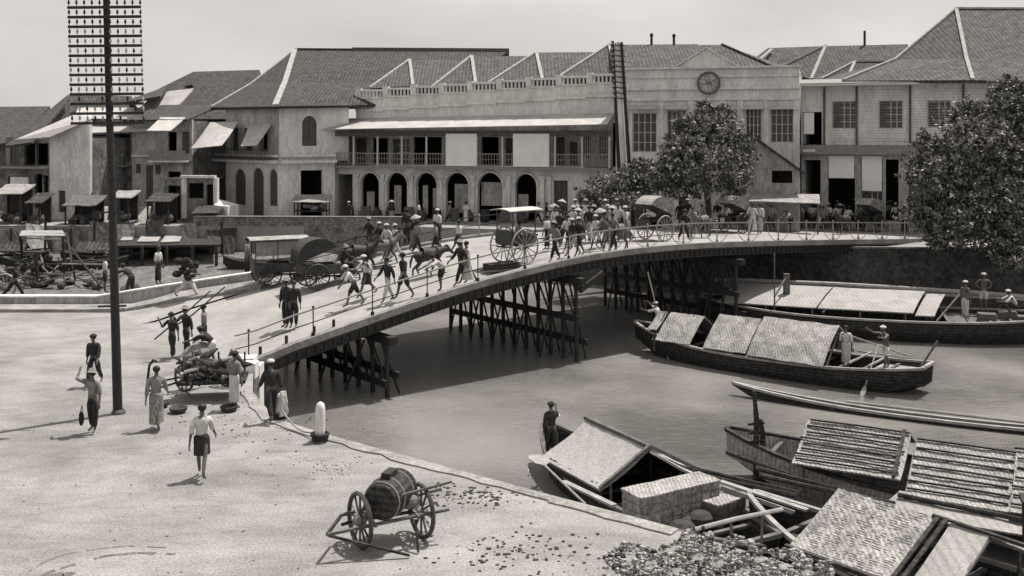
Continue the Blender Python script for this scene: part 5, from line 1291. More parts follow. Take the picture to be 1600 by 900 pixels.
PEOPLE = [
 (147, 603, 'walk2', 175, 'dL', 'Td', 'dturban', 1.0, 'man in open dark jacket walking behind the man with a bag', gq),
 (145, 677, 'onearm', 168, 'g', 'Td', 'hat', 1.0, 'barelegged man with arm raised to his head and a dark bag in his hand', gq),
 (244, 672, 'walk', 12, 'gL', 'Rb', 'hair', 1.03, 'man in grey jacket and patterned sarong seen from behind', gq),
 (315, 749, 'walk', 8, 'w', 'rd', 'hair', 1.04, 'man in white shirt and short dark wrap walking away, nearest to the viewer', gq),
 (269, 562, 'shoulder', 160, 'd', 'Td', 'dturban', 1.0, 'left one of the two men shouldering long carrying poles', gq),
 (291, 556, 'shoulder', 150, 'dL', 'Td', 'hat', 1.05, 'right one of the two men shouldering long carrying poles', gq),
 (319, 548, 'stand', 100, 'g', 'Td', 'dturban', 1.0, 'man with dark headcloth standing behind the loaded handcart', gq),
 (333, 578, 'stoop', 80, 'd', 'Sw', 'dturban', 1.0, 'man bending over the load of the handcart beside the parasol', gq),
 (297, 610, 'crouch', -20, 'd', 'Sd', 'dturban', 1.0, 'dark clothed man crouching left of the handcart', gq),
 (366, 640, 'stand', -30, 'g', 'Rw', 'dturban', 1.0, 'man in pale cloths standing right of the handcart', gq),
 (424, 660, 'walk2', 30, 'dL', 'Td', 'cap', 1.05, 'man in dark suit and white cap walking to the white bollard', gq),
 (22, 470, 'stride', -80, 'd', 'Td', 'dturban', 1.12, 'dark figure striding along the quay at the left edge', gq),
 (164, 459, 'stand', -60, 'w', 'Sd', 'dturban', 1.12, 'person in white just left of the telegraph pole by the quay wall', gq),
 (206, 467, 'stoop', 70, 'd', 'Td', 'dturban', 1.12, 'dark figure bending over a pale bundle right of the telegraph pole', gq),
 (247, 446, 'stand', -100, 'w', 'Rd', 'hair', 1.14, 'man in white shirt and dark sarong standing alone by the quay wall', gq),
 (293, 468, 'stride', -95, 'w', 'Tw', 'hair', 1.1, 'porter in white trousers almost hidden by the big dark load on his shoulders', gq),
 (386, 432, 'stand', -90, 'g', 'Td', 'hair', 1.1, 'man standing at the tail of the canopied wagon', gq),
 (447, 514, 'stand', AL + 20, 'dL', 'Td', 'hat', 1.12, 'left one of the two uniformed men standing together at the near end of the bridge', gb),
 (459, 514, 'stand', AL + 50, 'dL', 'Td', 'hair', 1.08, 'right one of the two uniformed men standing together at the near end of the bridge', gb),
 (553, 480, 'pull', AL - 15, 'w', 'Sd', 'turban', 1.1, 'man in white leaning forward, foremost of the group coming off the bridge', gb),
 (573, 466, 'stride', AL, 'w', 'rd', 'turban', 1.1, 'man in white with dark wrap right behind the foremost walker', gb),
 (606, 474, 'walk', AL + 10, 'dL', 'Tw', 'hair', 1.1, 'man in dark coat and white trousers, left of a pair abreast', gb),
 (631, 469, 'walk2', AL, 'd', 'Sd', 'dturban', 1.14, 'barelegged man in dark wrap, right of a pair abreast', gb),
 (698, 458, 'stoop', AL, 'w', 'Sd', 'dturban', 1.08, 'man in white stooping over near the kerb of the bridge', gb),
 (722, 448, 'walk', AL, 'dL', 'Td', 'hat', 1.12, 'man in dark belted coat between two men in white', gb),
 (742, 447, 'walk2', AL, 'w', 'Rw', 'hair', 1.08, 'man in loose white clothes just left of the big cart wheel', gb),
 (683, 384, 'stand', -40, 'w', 'Rd', 'turban', 1.1, 'person in white blouse at the far kerb, left of the white-canopied carriage', gb),
 (636, 384, 'stand', 30, 'd', 'Td', 'dturban', 1.12, 'dark figure at the far railing between the two walking groups', gb),
 (652, 398, 'walk', AR, 'g', 'Td', 'hair', 1.0, 'man in grey beside the dark pony', gb),
 (716, 398, 'walk2', AR, 'w', 'Sd', 'hair', 1.0, 'man in white between the dark pony and the carriage', gb),
 (594, 400, 'walk', AL, 'd', 'Tg', 'turban', 1.0, 'man with white headcloth crossing behind the group on the bridge', gb),
 (873, 411, 'walk', AL, 'g', 'Td', 'hat', 1.08, 'man in grey with hat leading the crowd right of the carriage', gb),
 (895, 402, 'walk2', AL, 'd', 'Tw', 'turban', 1.06, 'man in white trousers second behind the crowd leader', gb),
 (917, 404, 'walk', AL, 'd', 'Sd', 'cap', 1.08, 'dark man with white cap in the crowd by the near rail', gb),
 (855, 392, 'stand', 60, 'w', 'Rd', 'hair', 1.0, 'person in white blouse just right of the big wheel', gb),
 (884, 384, 'walk2', AL, 'w', 'Td', 'dturban', 1.0, 'man in white shirt in the middle row of the crowd, left', gb),
 (905, 380, 'walk', AL, 'g', 'Rb', 'straw', 1.0, 'person with wide straw hat in the crowd', gb),
 (932, 392, 'walk2', AL, 'w', 'Sw', 'turban', 1.02, 'barelegged man all in white in front of the ponies', gb),
 (946, 386, 'walk', AL, 'd', 'Tg', 'hair', 1.02, 'bareheaded dark-shirted man ahead of the ponies', gb),
 (957, 376, 'stand', AL, 'w', 'Rb', 'straw', 1.0, 'person in white with straw hat beside the ponies', gb),
 (978, 372, 'walk', AL, 'g', 'Tw', 'cap', 1.0, 'man in grey and white cap left of the first hooded carriage', gb),
 (866, 372, 'stand', 20, 'd', 'Rd', 'straw', 1.0, 'dark person under straw hat at the far rail right of the canopy', gb),
 (923, 366, 'walk', AR, 'w', 'Td', 'dturban', 1.0, 'man in white walking away along the far rail', gb),
 (1069, 390, 'walk2', AR, 'dL', 'Td', 'hair', 1.0, 'dark man walking alone close behind the curved rail braces', gb),
 (1083, 370, 'walk', AL, 'w', 'Rb', 'hair', 1.0, 'person in white between the two hooded carriages', gb),
 (1098, 362, 'stand', AL, 'g', 'Td', 'straw', 1.0, 'man with straw hat left of the second hooded carriage', gb),
 (1176, 366, 'walk', AL, 'w', 'Rw', 'hair', 1.14, 'tall figure in long white robe in the middle of the bridge', gb),
 (1188, 366, 'stand', AL, 'wL', 'Tw', 'hair', 1.12, 'second white-clad man close beside the tall white robe', gb),
 (1204, 362, 'walk2', AL, 'g', 'Td', 'hair', 1.05, 'bareheaded man in grey right of the two white-clad men', gb),
 (1219, 360, 'walk', AR, 'w', 'Rd', 'straw', 1.04, 'person in white with straw hat and dark sarong, centre right of the bridge', gb),
 (1236, 364, 'stoop', AL, 'g', 'Sd', 'hair', 1.04, 'stooping porter in grey before the shed', gb),
 (1250, 358, 'walk', AL, 'w', 'Sd', 'turban', 1.04, 'man in white with bare legs below the shed canopy', gb),
 (1268, 358, 'walk2', AL, 'd', 'Td', 'hair', 1.04, 'dark man first of a file near the right end of the rail', gb),
 (1282, 357, 'walk', AL, 'g', 'Td', 'cap', 1.04, 'man with cap second of a file near the right end of the rail', gb),
 (1296, 356, 'walk2', AL, 'w', 'Tg', 'hair', 1.04, 'man in white third of a file near the right end of the rail', gb),
 (1313, 358, 'stand', AL, 'w', 'Rw', 'straw', 1.0, 'person in white with straw hat left of the last hooded carriage', gb),
 (1392, 352, 'walk', AL, 'g', 'Rd', 'straw', 1.05, 'person under straw hat right of the last hooded carriage', gb),
 (1413, 366, 'onearm', 150, 'd', 'Td', 'hair', 1.1, 'dark vendor holding a pale tray at the right end of the bridge', gb),
 (1427, 362, 'stand', 160, 'w', 'Rb', 'turban', 1.1, 'customer in white behind the vendor with the tray', gb),
 (655, 347, 'walk', 90, 'w', 'Rd', 'hair', 1.0, 'person in white before the third arch', gf),
 (612, 348, 'stand', 180, 'd', 'Rb', 'straw', 1.0, 'person with straw hat before the second arch', gf),
 (702, 347, 'walk2', -90, 'g', 'Td', 'turban', 1.0, 'man in grey before the fourth arch', gf),
 (728, 348, 'stand', 150, 'w', 'Rw', 'hair', 1.0, 'person in white at the pillar between fourth and fifth arch', gf),
 (545, 348, 'stand', 160, 'd', 'Rd', 'turban', 1.0, 'dark figure in the doorway left of the arches', gf),
 (840, 349, 'walk', -90, 'w', 'Td', 'hat', 1.0, 'man in white right of the last arch', gf),
 (853, 349, 'walk2', -90, 'd', 'Tg', 'hair', 1.0, 'dark shirted man following along the arcade', gf),
 (1215, 343, 'stand', 170, 'w', 'Rd', 'turban', 1.0, 'person under the shed canopy', gf),
]
for (px, py, pose, fc, tp, bt, hd_, s, lab, grp) in PEOPLE:
    if grp == gf: p = Pz(px, py + 3, FARZ)
    else: p = on(px, py)
    person(p, pose, fc, tp, bt, hd_, lab, s, grp)
for (P_, pose, fc, tp, bt, hd_, s, lab) in [
    (Pz(1030, 532, -1.45), 'punt', 60, 'w', 'Td', 'cap', 1.05, 'boatman in white cap leaning on his pole at the bow of the cargo boat'),
    (Pz(1322, 575, -1.35), 'stand', 150, 'w', 'Rw', 'hair', 1.0, 'boatman in white standing under the front of the largest boat roof'),
    (Pz(1385, 579, -1.15), 'punt', 120, '', 'Sw', 'turban', 1.05, 'bare-backed oarsman with white turban at the stern of the cargo boat'),
    (Pz(1508, 500, -1.0), 'stand', -60, '', 'Tw', 'turban', 1.12, 'thin boatman in white trousers at the stern of the large barge'),
    (Pz(1537, 487, -.95), 'akimbo', 170, '', 'Sw', 'turban', 1.15, 'bare-chested boatman with hands on hips beyond the barge'),
    (Pz(1588, 496, -1.0), 'crouch', 80, 'w', 'Sd', 'turban', 1.2, 'crouching boatman at the right edge on the barge'),
    (Pz(862, 716, -1.25), 'shoulder', 20, 'dL', 'Td', 'dturban', .95, 'dark boatman standing at the bow of the thatched boat')]:
    person(P_, pose, fc, tp, bt, hd_, lab, s, gbo)
# the thick of the crowd
r_ = random.Random(77); TN = dict(w='white', g='grey', d='dark', b='patterned'); HN = dict(hair='bareheaded', turban='with a white headcloth', dturban='with a dark headcloth', cap='in a white cap', hat='in a brimmed hat', straw='in a wide straw hat'); BN2 = dict(T='trousers', S='shorts', R='long sarong', r='short wrap')
seen = set()
def crowd(n, x0, x1, y0, y1, wheres):
    for i in range(n):
        px = x0 + (x1 - x0) * (i + r_.uniform(.2, .8)) / n; py = r_.uniform(y0, y1); wh = wheres[min(len(wheres) - 1, int(len(wheres) * (px - x0) / (x1 - x0)))]
        while True:
            tp = r_.choice('wwwgdd'); bt = r_.choice(['Td', 'Tw', 'Rb', 'Rd', 'Rw', 'Sd', 'rd', 'Tg']); hd_ = r_.choice(['hair', 'turban', 'dturban', 'straw', 'cap', 'hat'])
            lab = '%s, %s top, %s %s, %s' % ('person ' + HN[hd_].replace('with a ', 'with ').replace('in a ', 'in '), TN[tp], TN[bt[1]], BN2[bt[0]], wh)
            if lab not in seen: break
        seen.add(lab); person(on(px, py), r_.choice(['walk', 'walk2', 'stand', 'walk']), r_.choice([AL, AL, AR, AL + 30]) + r_.uniform(-12, 12), tp, bt, hd_, lab, r_.uniform(1.0, 1.1), gb)
crowd(12, 862, 985, 372, 398, ['right of the big wheel', 'between big wheel and ponies', 'beside the ponies'])
crowd(5, 865, 980, 358, 366, ['at far rail by low tree'])
crowd(6, 1050, 1170, 352, 366, ['between two hooded carriages', 'by second hooded carriage'])
crowd(20, 1195, 1345, 350, 364, ['near the tall white robe', 'in front of the shed', 'left of last carriage', 'before the big-roofed house'])
crowd(6, 1370, 1440, 350, 366, ['by the big tree'])
crowd(5, 560, 690, 392, 412, ['behind the walking groups'])
# deck for the two boatmen beyond the barge
# ---- what people carry
def carried(name, mb, m, label, cat, group=None): return tag(mb.build(name, m), label, cat, group)
a = on(269, 562); mb = MB(); mb.tube([a + Vector((-.55, -.2, .75)), a + Vector((.2, .1, 1.4)), a + Vector((.95, 1.3, 2.2))], .028, 6); carried('carrying_pole', mb, M['wood_dark'], 'long pole on the shoulder of the left carrying man', 'pole', 'carrying poles')
a = on(291, 556); mb = MB(); mb.tube([a + Vector((-.25, -.1, 1.15)), a + Vector((.2, .1, 1.45)), a + Vector((1.0, 1.3, 2.25))], .028, 6); carried('carrying_pole', mb, M['wood_dark'], 'long pole on the shoulder of the right carrying man', 'pole', 'carrying poles')
a = on(145, 677); mb = MB(); mb.ell(a + Vector((-.28, -.05, .40)), .06, .11, .19, 10, 7); mb.tube([a + Vector((-.30, -.16, .5)), a + Vector((-.27, -.03, .74)), a + Vector((-.30, .08, .5))], .012, 5); carried('cloth_bag', mb, M['c_dark'], 'dark bag hanging from the hand of the man by the telegraph pole', 'bag')
a = on(244, 672); mb = MB(); mb.tube([a + Vector((-.28, .1, 1.15)), a + Vector((-.22, .1, 1.7)), a + Vector((-.12, .12, 1.85)), a + Vector((-.02, .12, 1.8))], .035, 6); carried('curved_stick', mb, M['wood_dark'], 'upright curved stick above the man in grey jacket', 'stick')
a = on(293, 468); mb = MB(); r_ = random.Random(3)
for _ in range(34): mb.ell(a + Vector((r_.gauss(.05, .24), r_.gauss(0, .18), 1.35 + r_.gauss(0, .2))), r_.uniform(.1, .24), r_.uniform(.1, .2), r_.uniform(.08, .2), 7, 5)
carried('porter_bundle', mb, M['c_dark'], 'bulky dark bundle carried on a porter near the quay wall', 'bundle')
a = on(200, 462); mb = MB(); mb.ell(a + Vector((0, 0, .28)), .38, .3, .3, 10, 7); mb.ell(a + Vector((.3, .1, .4)), .25, .22, .3, 9, 6); carried('sack', mb, M['c_grey'], 'pale sacks on the quay right of the telegraph pole', 'sack')
a = on(424, 660); mb = MB(); mb.sheet(a + Vector((.24, 0, .85)), a + Vector((.36, .1, .85)), a + Vector((.42, .1, .2)), a + Vector((.22, 0, .15)), .04, 4, 6, .05, .02); carried('white_cloth', mb, M['c_white'], 'white cloth held low by the man with the white cap', 'cloth')
a = on(1413, 366); mb = MB(); mb.box((a.x - .1, a.y - .7, a.z + 1.0), (a.x + 1.0, a.y - .1, a.z + 1.06)); mb.box((a.x - .05, a.y - .65, a.z + 1.06), (a.x + .95, a.y - .15, a.z + 1.35)); carried('vendor_tray', mb, M['c_white'], 'pale covered tray held by the vendor at the end of the bridge', 'tray')
a = on(1388, 345); mb = MB(); mb.lathe([(.75, 0), (.5, .22), (.2, .32), (.02, .36)], a + Vector((.1, 0, 2.0)), 14); mb.tube([a + Vector((.1, 0, .9)), a + Vector((.1, 0, 2.3))], .02, 5); carried('parasol', mb, M['c_white'], 'pale parasol held up right of the last hooded carriage', 'parasol')
for px, py, lab in ((1061, 345, 'pale parasol behind the first hooded carriage'), (1378, 330, 'raised parasol near the big tree behind the last carriage')):
    a = on(px, py + 10); mb = MB(); mb.lathe([(.7, 0), (.5, .2), (.2, .3), (.02, .34)], a + Vector((0, 0, 2.0)), 14); mb.tube([a + Vector((0, 0, .9)), a + Vector((0, 0, 2.3))], .02, 5); carried('parasol', mb, M['matp'], lab, 'parasol')

# ------------------------------------------------------------------ ponies
def pony_mesh(walk, head_low=0):
    g = G(); w = 1 if walk else 0
    b = g.n((0, 0, .96), (.30, .33)); c = g.n((0, .45, 1.0), (.28, .32), b); r_ = g.n((0, -.42, 1.02), (.29, .30), b); rr = g.n((0, -.62, .98), .2, r_)
    n1 = g.n((0, .72, 1.2), .21, c); n2 = g.n((0, .92, 1.42 - head_low), .14, n1); h = g.n((0, 1.05, 1.50 - head_low), .11, n2); m_ = g.n((0, 1.22, 1.34 - head_low), .075, h); g.n((0, 1.32, 1.24 - head_low), .06, m_)
    for s in (-1, 1): g.n((s * .06, .98, 1.66 - head_low), .025, h)
    t1 = g.n((0, -.74, .95), .05, rr); t2 = g.n((0, -.84, .7), .06, t1); g.n((0, -.86, .42), .03, t2)
    for s in (-1, 1):
        sw = (.18 if s > 0 else -.14) * w
        a = g.n((s * .13, .5, .72), .10, c); k = g.n((s * .13, .52 + sw, .42), .052, a); f = g.n((s * .13, .5 + sw * (1.6 if sw > 0 else 2), .12), .036, k); g.n((s * .13, .53 + sw * 1.8, .045), .05, f)
        sw = -sw
        a = g.n((s * .14, -.48, .74), .13, r_); st_ = g.n((s * .14, -.38 + sw * .7, .6), .085, a); hk = g.n((s * .14, -.62 + sw, .38), .05, st_); f = g.n((s * .14, -.55 + sw * 1.4, .1), .036, hk); g.n((s * .14, -.51 + sw * 1.5, .045), .05, f)
    return g.mesh('pony')
PM = {0: pony_mesh(0), 1: pony_mesh(1), 2: pony_mesh(1, .3)}
def pony(loc, face, kind, m, label, s=.96):
    t = empty('pony', loc, label, 'pony', 'ponies on the bridge', rz=R(face)); t.scale = (s, s, s); part('body', PM[kind], m, t)
    mb = MB(); mb.tube([(0, .62, 1.36), (0, .78, 1.5 - .3 * (kind == 2)), (0, .95, 1.66 - .3 * (kind == 2))], [.05, .05, .03], 6); o = mb.build('mane', M['hair']); o.parent = t
    mb = MB(); mb.tube([(math.cos(a * .5236) * .30, .42, 1.0 + math.sin(a * .5236) * .34) for a in range(13)], .03, 5, cap=False); mb.tube([(0.26, .42, 1.0), (.24, -.5, .98)], .015, 5); mb.tube([(-.26, .42, 1.0), (-.24, -.5, .98)], .015, 5); o = mb.build('harness', M['leather']); o.parent = t
    return t
# ------------------------------------------------------------------ carriages
def wheel_mb(mb, c, r, n=12, th=.05, tread=.05):
    c = Vector(c)
    mb.tube([c + Vector((0, math.cos(a * math.pi / 14), math.sin(a * math.pi / 14))) * (r - th / 2) for a in range(29)], th / 2 + .01, 6, cap=False)
    for k in range(n):
        a = 2 * math.pi * k / n; mb.bar(c + Vector((0, math.cos(a), math.sin(a))) * .06, c + Vector((0, math.cos(a), math.sin(a))) * (r - th), .032)
def add_wheel(t, c, r, m, n=12, th=.055):
    mb = MB(); wheel_mb(mb, c, r, n, th); o = mb.build('wheel', m); o.parent = t
    mb = MB(); mb.lathe([(.04, -.12), (.075, -.09), (.085, 0), (.075, .09), (.04, .12)], c, 10, (1, 0, 0)); h = mb.build('hub', M['paint_d']); h.parent = o
def lp(name, mb, m, t): o = mb.build(name, m); o.parent = t; return o
def hood_mb(w, r, y0, z0, a0=-20, a1=150, n=12, th=.03):
    mb = MB(); pts = []
    for i in range(n + 1):
        a = R(a0 + (a1 - a0) * i / n); pts.append((y0 - math.cos(a) * r * 1.15, z0 + math.sin(a) * r))
    for i in range(n):
        (ya, za), (yb, zb) = pts[i], pts[i + 1]
        mb.slab([(-w, ya, za), (w, ya, za), (w, yb, zb), (-w, yb, zb)], th)
    for s in (-1, 1):
        for i in range(n):
            (ya, za), (yb, zb) = pts[i], pts[i + 1]; c = (y0 - r * .55, z0 - .05)
            vs = [(s * w, ya, za), (s * w, yb, zb), (s * w, c[0], c[1])]; vs2 = [(s * (w - .03), q[1], q[2]) for q in vs]
            mb.add(vs + vs2, [(0, 1, 2), (5, 4, 3), (0, 3, 4, 1), (1, 4, 5, 2), (2, 5, 3, 0)])
    return mb
def gig(loc, face, label, r=.66, hood='d', wheelm=None, four=False, canopy=False, s=1.0, sides=False, group='carriages on the bridge'):
    t = empty('carriage', loc, label, 'carriage', group, rz=R(face)); wm = wheelm or M['paint_d']; W2 = .68
    for sx in (-W2, W2): add_wheel(t, (sx, -.1, r), r, wm, 14)
    fl = r + .08
    if four:
        for sx in (-W2 + .08, W2 - .08): add_wheel(t, (sx, 1.45, r * .72), r * .72, wm, 12)
    mb = MB(); mb.tube([(-W2, -.1, r), (W2, -.1, r)], .035, 6); 
    if four: mb.tube([(-W2, 1.45, r * .72), (W2, 1.45, r * .72)], .03, 6); mb.bar((0, -.1, r), (0, 1.45, r * .72), .07)
    lp('axle', mb, M['iron'], t)
    y1 = 1.7 if four else .62; mb = MB(); mb.box((-.52, -.7, fl), (.52, y1, fl + .06))
    for sx in (-1, 1): mb.box((sx * .52 - .02, -.7, fl + .06), (sx * .52 + .02, .35 if not four else 1.0, fl + .40)); mb.tube([(sx * .45, -.75, fl - .1), (sx * .45, -.1, fl - .2), (sx * .45, .6, fl - .1)], .03, 5)
    mb.box((-.52, -.74, fl + .06), (.52, -.70, fl + .62)); mb.slab([(-.5, y1, fl + .06), (.5, y1, fl + .06), (.5, y1 + .25, fl + .4), (-.5, y1 + .25, fl + .4)], .03, (0, 0, 1)); lp('body', mb, M['paint_d'] if hood != 'g' else M['paint_g'], t)
    mb = MB(); mb.box((-.48, -.55, fl + .3), (.48, -.05, fl + .42)); mb.box((-.48, .35 + .6 * four, fl + .25), (.48, .6 + .6 * four, fl + .35)); lp('seat', mb, M['leather'], t)
    mb = MB()
    for sx in (-.42, .42): mb.tube([(sx, .3, fl - .02), (sx, 1.2 + .9 * four, fl + .02), (sx * .85, 2.7 + .9 * four, fl + .1)], .028, 6)
    lp('shafts', mb, M['wood_dark'], t)
    if canopy:
        y1 = 1.5 if four else .8; H_ = fl + 1.45
        for x in (-.5, .5):
            for y in ((-.68, .3, y1 - .1) if four else (-.65, y1 - .1)): mb = MB(); mb.bar((x, y, fl + .05), (x, y, H_), .04); lp('canopy_post', mb, M['paint_d'], t)
        mb = MB(); n = 8
        for i in range(n):
            xa = -.68 + 1.36 * i / n; xb = -.68 + 1.36 * (i + 1) / n; za = H_ + .12 * math.cos(xa * 1.9); zb = H_ + .12 * math.cos(xb * 1.9)
            mb.slab([(xa, -.95, za), (xb, -.95, zb), (xb, y1 + .2, zb), (xa, y1 + .2, za)], .035)
        lp('canopy', mb, M['matr'] if four else M['canvas'], t)
        if sides:
            mb = MB()
            for x in (-.51, .49): mb.box((x, -.65, fl + .75), (x + .02, y1 - .12, H_ - .08))
            lp('side_curtain', mb, M['paint_g'], t)
    else:
        lp('hood', hood_mb(.6, .78, .0, fl + .75), M['leather'] if hood == 'd' else M['matr'], t)
    return t
t = gig(on(420, 446), AR - 14, 'long canopied wagon with grey side curtains waiting by the end of the quay wall', r=.55, four=True, canopy=True, sides=True)
gig(on(492, 450), AR - 10, 'low carriage with black leather hood right of the canopied wagon', r=.56, hood='d', four=True)
gig(on(806, 412), AR + 4, 'carriage with flat white canopy and very big spoked wheel in mid bridge', r=.80, canopy=True, hood='d', wheelm=M['rail'])
gig(on(1022, 376), AL, 'first hooded carriage right of the white canopy, with pale hood top', r=.66, hood='p', wheelm=M['rail'])
gig(on(1145, 364), AL, 'second hooded carriage, below the right side of the round tree', r=.62, hood='p')
gig(on(1358, 362), AL, 'last hooded carriage near the right end of the bridge', r=.62, hood='p')
person(on(537, 441) + Vector((0, 0, .75)), 'sit', AR, 'dL', 'Td', 'hat', 'driver in dark coat on the box of the black hooded carriage', 1.0, 'carriage drivers')
person(B(*tw(on(806, 412))) + Vector((.1, -.1, 1.05)), 'sit', AR, 'g', 'Td', 'hair', 'passenger seated under the flat white canopy', .95, 'carriage drivers')
person(on(1140, 364) + Vector((-.2, 0, .85)), 'sit', AL, 'w', 'Tw', 'hair', 'passenger in white in the second hooded carriage', .95, 'carriage drivers')
pony(on(668, 432), AR - 6, 2, M['horse'], 'dark pony with lowered head, left of the stooping man')
pony(on(560, 425), AR - 10, 1, M['horse'], 'dark pony harnessed before the black hooded carriage')
pony(on(596, 416), AR - 4, 1, M['horse_b'], 'bay pony leading ahead of the harnessed one')
pony(on(965, 392), AL, 1, M['horse_b'], 'bay pony drawing the first hooded carriage, nearer of two')
pony(on(955, 378), AL, 1, M['horse'], 'dark pony beyond the bay one before the first hooded carriage')
pony(on(1098, 372), AL, 1, M['horse_b'], 'pony drawing the second hooded carriage')
pony(on(1318, 366), AL, 0, M['horse'], 'pony standing before the last hooded carriage')
# low wooden sledge lying on the deck beside the big wheel
p = on(790, 424); t = empty('loaded_sledge', p, 'small dark crate-like sledge at the kerb below the big wheel', 'sledge'); mb = MB()
u = Vector((BD.x, BD.y, 0)); v = Vector((BN.x, BN.y, 0))
mb.obox(p + Vector((0, 0, .22)) + v * .3, u * .75, v * .3, (0, 0, .12)); mb.build('box', M['wood_dark'], t); mb = MB()
for s in (0, .6): mb.bar(p + v * s - u * .9 + Vector((0, 0, .05)), p + v * s + u * .9 + Vector((0, 0, .05)), .07)
mb.bar(p + v * .3 + u * .3 + Vector((0, 0, .3)), p + v * .3 + u * .45 + Vector((0, 0, .95)), .05); mb.build('runner', M['wood'], t)

# ------------------------------------------------------------------ water cart
c0 = (Pz(562, 853, 0) + Pz(659, 842, 0)) / 2; ang = math.atan2(.45, 1.0)
t = empty('water_cart', c0, 'two-wheeled handcart carrying a big dark barrel, alone on the open quay', 'handcart', rz=ang)
for sx in (-.62, .62): 
    mb = MB(); wheel_mb(mb, (0, 0, 0), .53, 12, .07)
    o = mb.build('wheel', M['paint_d']); o.parent = t; o.location = (sx, 0, .53); o.rotation_euler = (0, 0, R(9) * (1 if sx < 0 else 1))
    mb = MB(); mb.lathe([(.05, -.14), (.085, -.1), (.10, 0), (.085, .1), (.05, .14)], (0, 0, 0), 12, (1, 0, 0)); h = mb.build('hub', M['paint_g']); h.parent = o
mb = MB(); mb.tube([(-.7, 0, .53), (.7, 0, .53)], .035, 8); lp('axle', mb, M['iron'], t)
rx = Matrix.Rotation(R(48), 3, 'Z'); ax = rx @ Vector((1, 0, 0))
bc = Vector((.02, .05, .93)); mb = MB(); mb.lathe([(.30, -.52), (.33, -.50), (.375, -.25), (.39, 0), (.375, .25), (.33, .50), (.30, .52)], bc, 22, ax)
mb.lathe([(.26, .521), (.26, .50)], bc, 22, ax); brl = lp('barrel', mb, M['wood_dark'], t)
for o in brl.data.polygons: o.use_smooth = False
mb = MB()
for h_ in (-.42, -.2, .2, .42):
    rr = .39 - abs(h_) * .1 + .012; x = ax; y = Vector((-ax.y, ax.x, 0)); z = Vector((0, 0, 1))
    mb.tube([bc + x * h_ + (y * math.cos(a * math.pi / 12) + z * math.sin(a * math.pi / 12)) * rr for a in range(25)], .018, 5, cap=False)
h = mb.build('hoop', M['paint_g']); h.parent = brl
mb = MB(); mb.obox(bc + Vector((-.05, -.05, .42)), ax * .19, Vector((-ax.y, ax.x, 0)) * .09, (0, 0, .05)); mb.lathe([(.08, .34), (.08, .38)], bc, 10); h = mb.build('filler_cap', M['iron']); h.parent = brl
mb = MB(); mb.ell(bc + ax * .3 + Vector((.15, -.34, -.18)), .2, .1, .14, 10, 6); h = mb.build('wet_cloth', M['c_grey']); h.parent = brl
def L2(v): return Vector(v)
mb = MB(); mb.bar((-1.35, -.36, .50), (1.05, -.40, .62), .06, .05); mb.bar((-.9, .34, .55), (1.15, .30, .78), .06, .05); mb.bar((-.45, -.5, .56), (-.45, .5, .56), .05); mb.bar((.4, -.5, .6), (.4, .5, .64), .05); mb.bar((-.1, -.42, 1.02), (1.2, -.15, 1.06), .045, .04); lp('frame_pole', mb, M['wood'], t)
mb = MB(); mb.bar((-1.35, -.36, .50), (-.9, .34, .55), .05); mb.bar((-1.33, -.36, .48), (.1, -.85, .05), .05, .04); mb.bar((-.98, .0, .5), (-.2, .2, .52), .05); mb.bar((.35, -.45, .55), (.3, -.75, .03), .04); lp('prop_leg', mb, M['wood_dark'], t)

# ------------------------------------------------------------------ loaded handcart with parasol
c0 = on(325, 628); t = empty('loaded_handcart', c0, 'handcart heaped with dark sheaves and sacks at the near end of the bridge', 'handcart'); r_ = random.Random(9)
for (px, py, r) in ((288, 612, .42), (352, 604, .42)):
    q = on(px, py) - c0; mb = MB(); wheel_mb(mb, (0, 0, 0), r, 10, .06); o = mb.build('wheel', M['paint_d']); o.parent = t; o.location = q + Vector((0, 0, r)); o.rotation_euler = (0, 0, R(60))
mb = MB(); mb.obox(c0 + Vector((0, .6, .55)), (.95, .15, 0), (-.1, .6, 0), (0, 0, .05)); mb.bar(c0 + Vector((-.9, .2, .55)), c0 + Vector((-1.7, -.1, .35)), .05); mb.bar(c0 + Vector((-.9, .9, .55)), c0 + Vector((-1.6, 1.0, .4)), .05)
for s in (-.8, .0, .8): mb.bar(c0 + Vector((s, .1, .5)), c0 + Vector((s, .15, 1.15)), .045); mb.bar(c0 + Vector((s, 1.1, .5)), c0 + Vector((s, 1.1, 1.25)), .045)
mb.build('frame', M['wood_dark'], t)
mb = MB()
for i in range(46):
    p = c0 + Vector((r_.uniform(-.85, .9), r_.uniform(0, 1.1), .68 + r_.uniform(0, .5))); d = Vector((r_.uniform(-1, 1), r_.uniform(-.5, .5), r_.uniform(-.4, .4))).normalized() * r_.uniform(.15, .45)
    mb.tube([p - d, p, p + d], [.03, r_.uniform(.07, .13), .03], 6)
mb.build('load', M['litter'], t)
mb = MB()
for i in range(18):
    p = c0 + Vector((r_.uniform(-.8, .85), r_.uniform(-.1, .5), .7 + r_.uniform(0, .55))); d = Vector((r_.uniform(-1, 1), r_.uniform(-.5, .5), r_.uniform(-.3, .3))).normalized() * .2; mb.tube([p - d, p + d], .05, 6)
mb.build('pale_load', M['straw'], t)
a = on(306, 578); t = empty('parasol', a, 'grey sunshade tilted over the loaded handcart', 'parasol'); mb = MB(); ax_ = Vector((-.35, -.45, 1)).normalized(); cc = a + Vector((.0, 0, .55))
mb.lathe([(.62, 0), (.5, .12), (.28, .22), (.02, .28)], cc, 14, ax_); mb.build('canopy', M['c_grey'], t); mb = MB(); mb.tube([cc - ax_ * .5, cc + ax_ * .33], .02, 6); mb.build('stick', M['wood'], t)
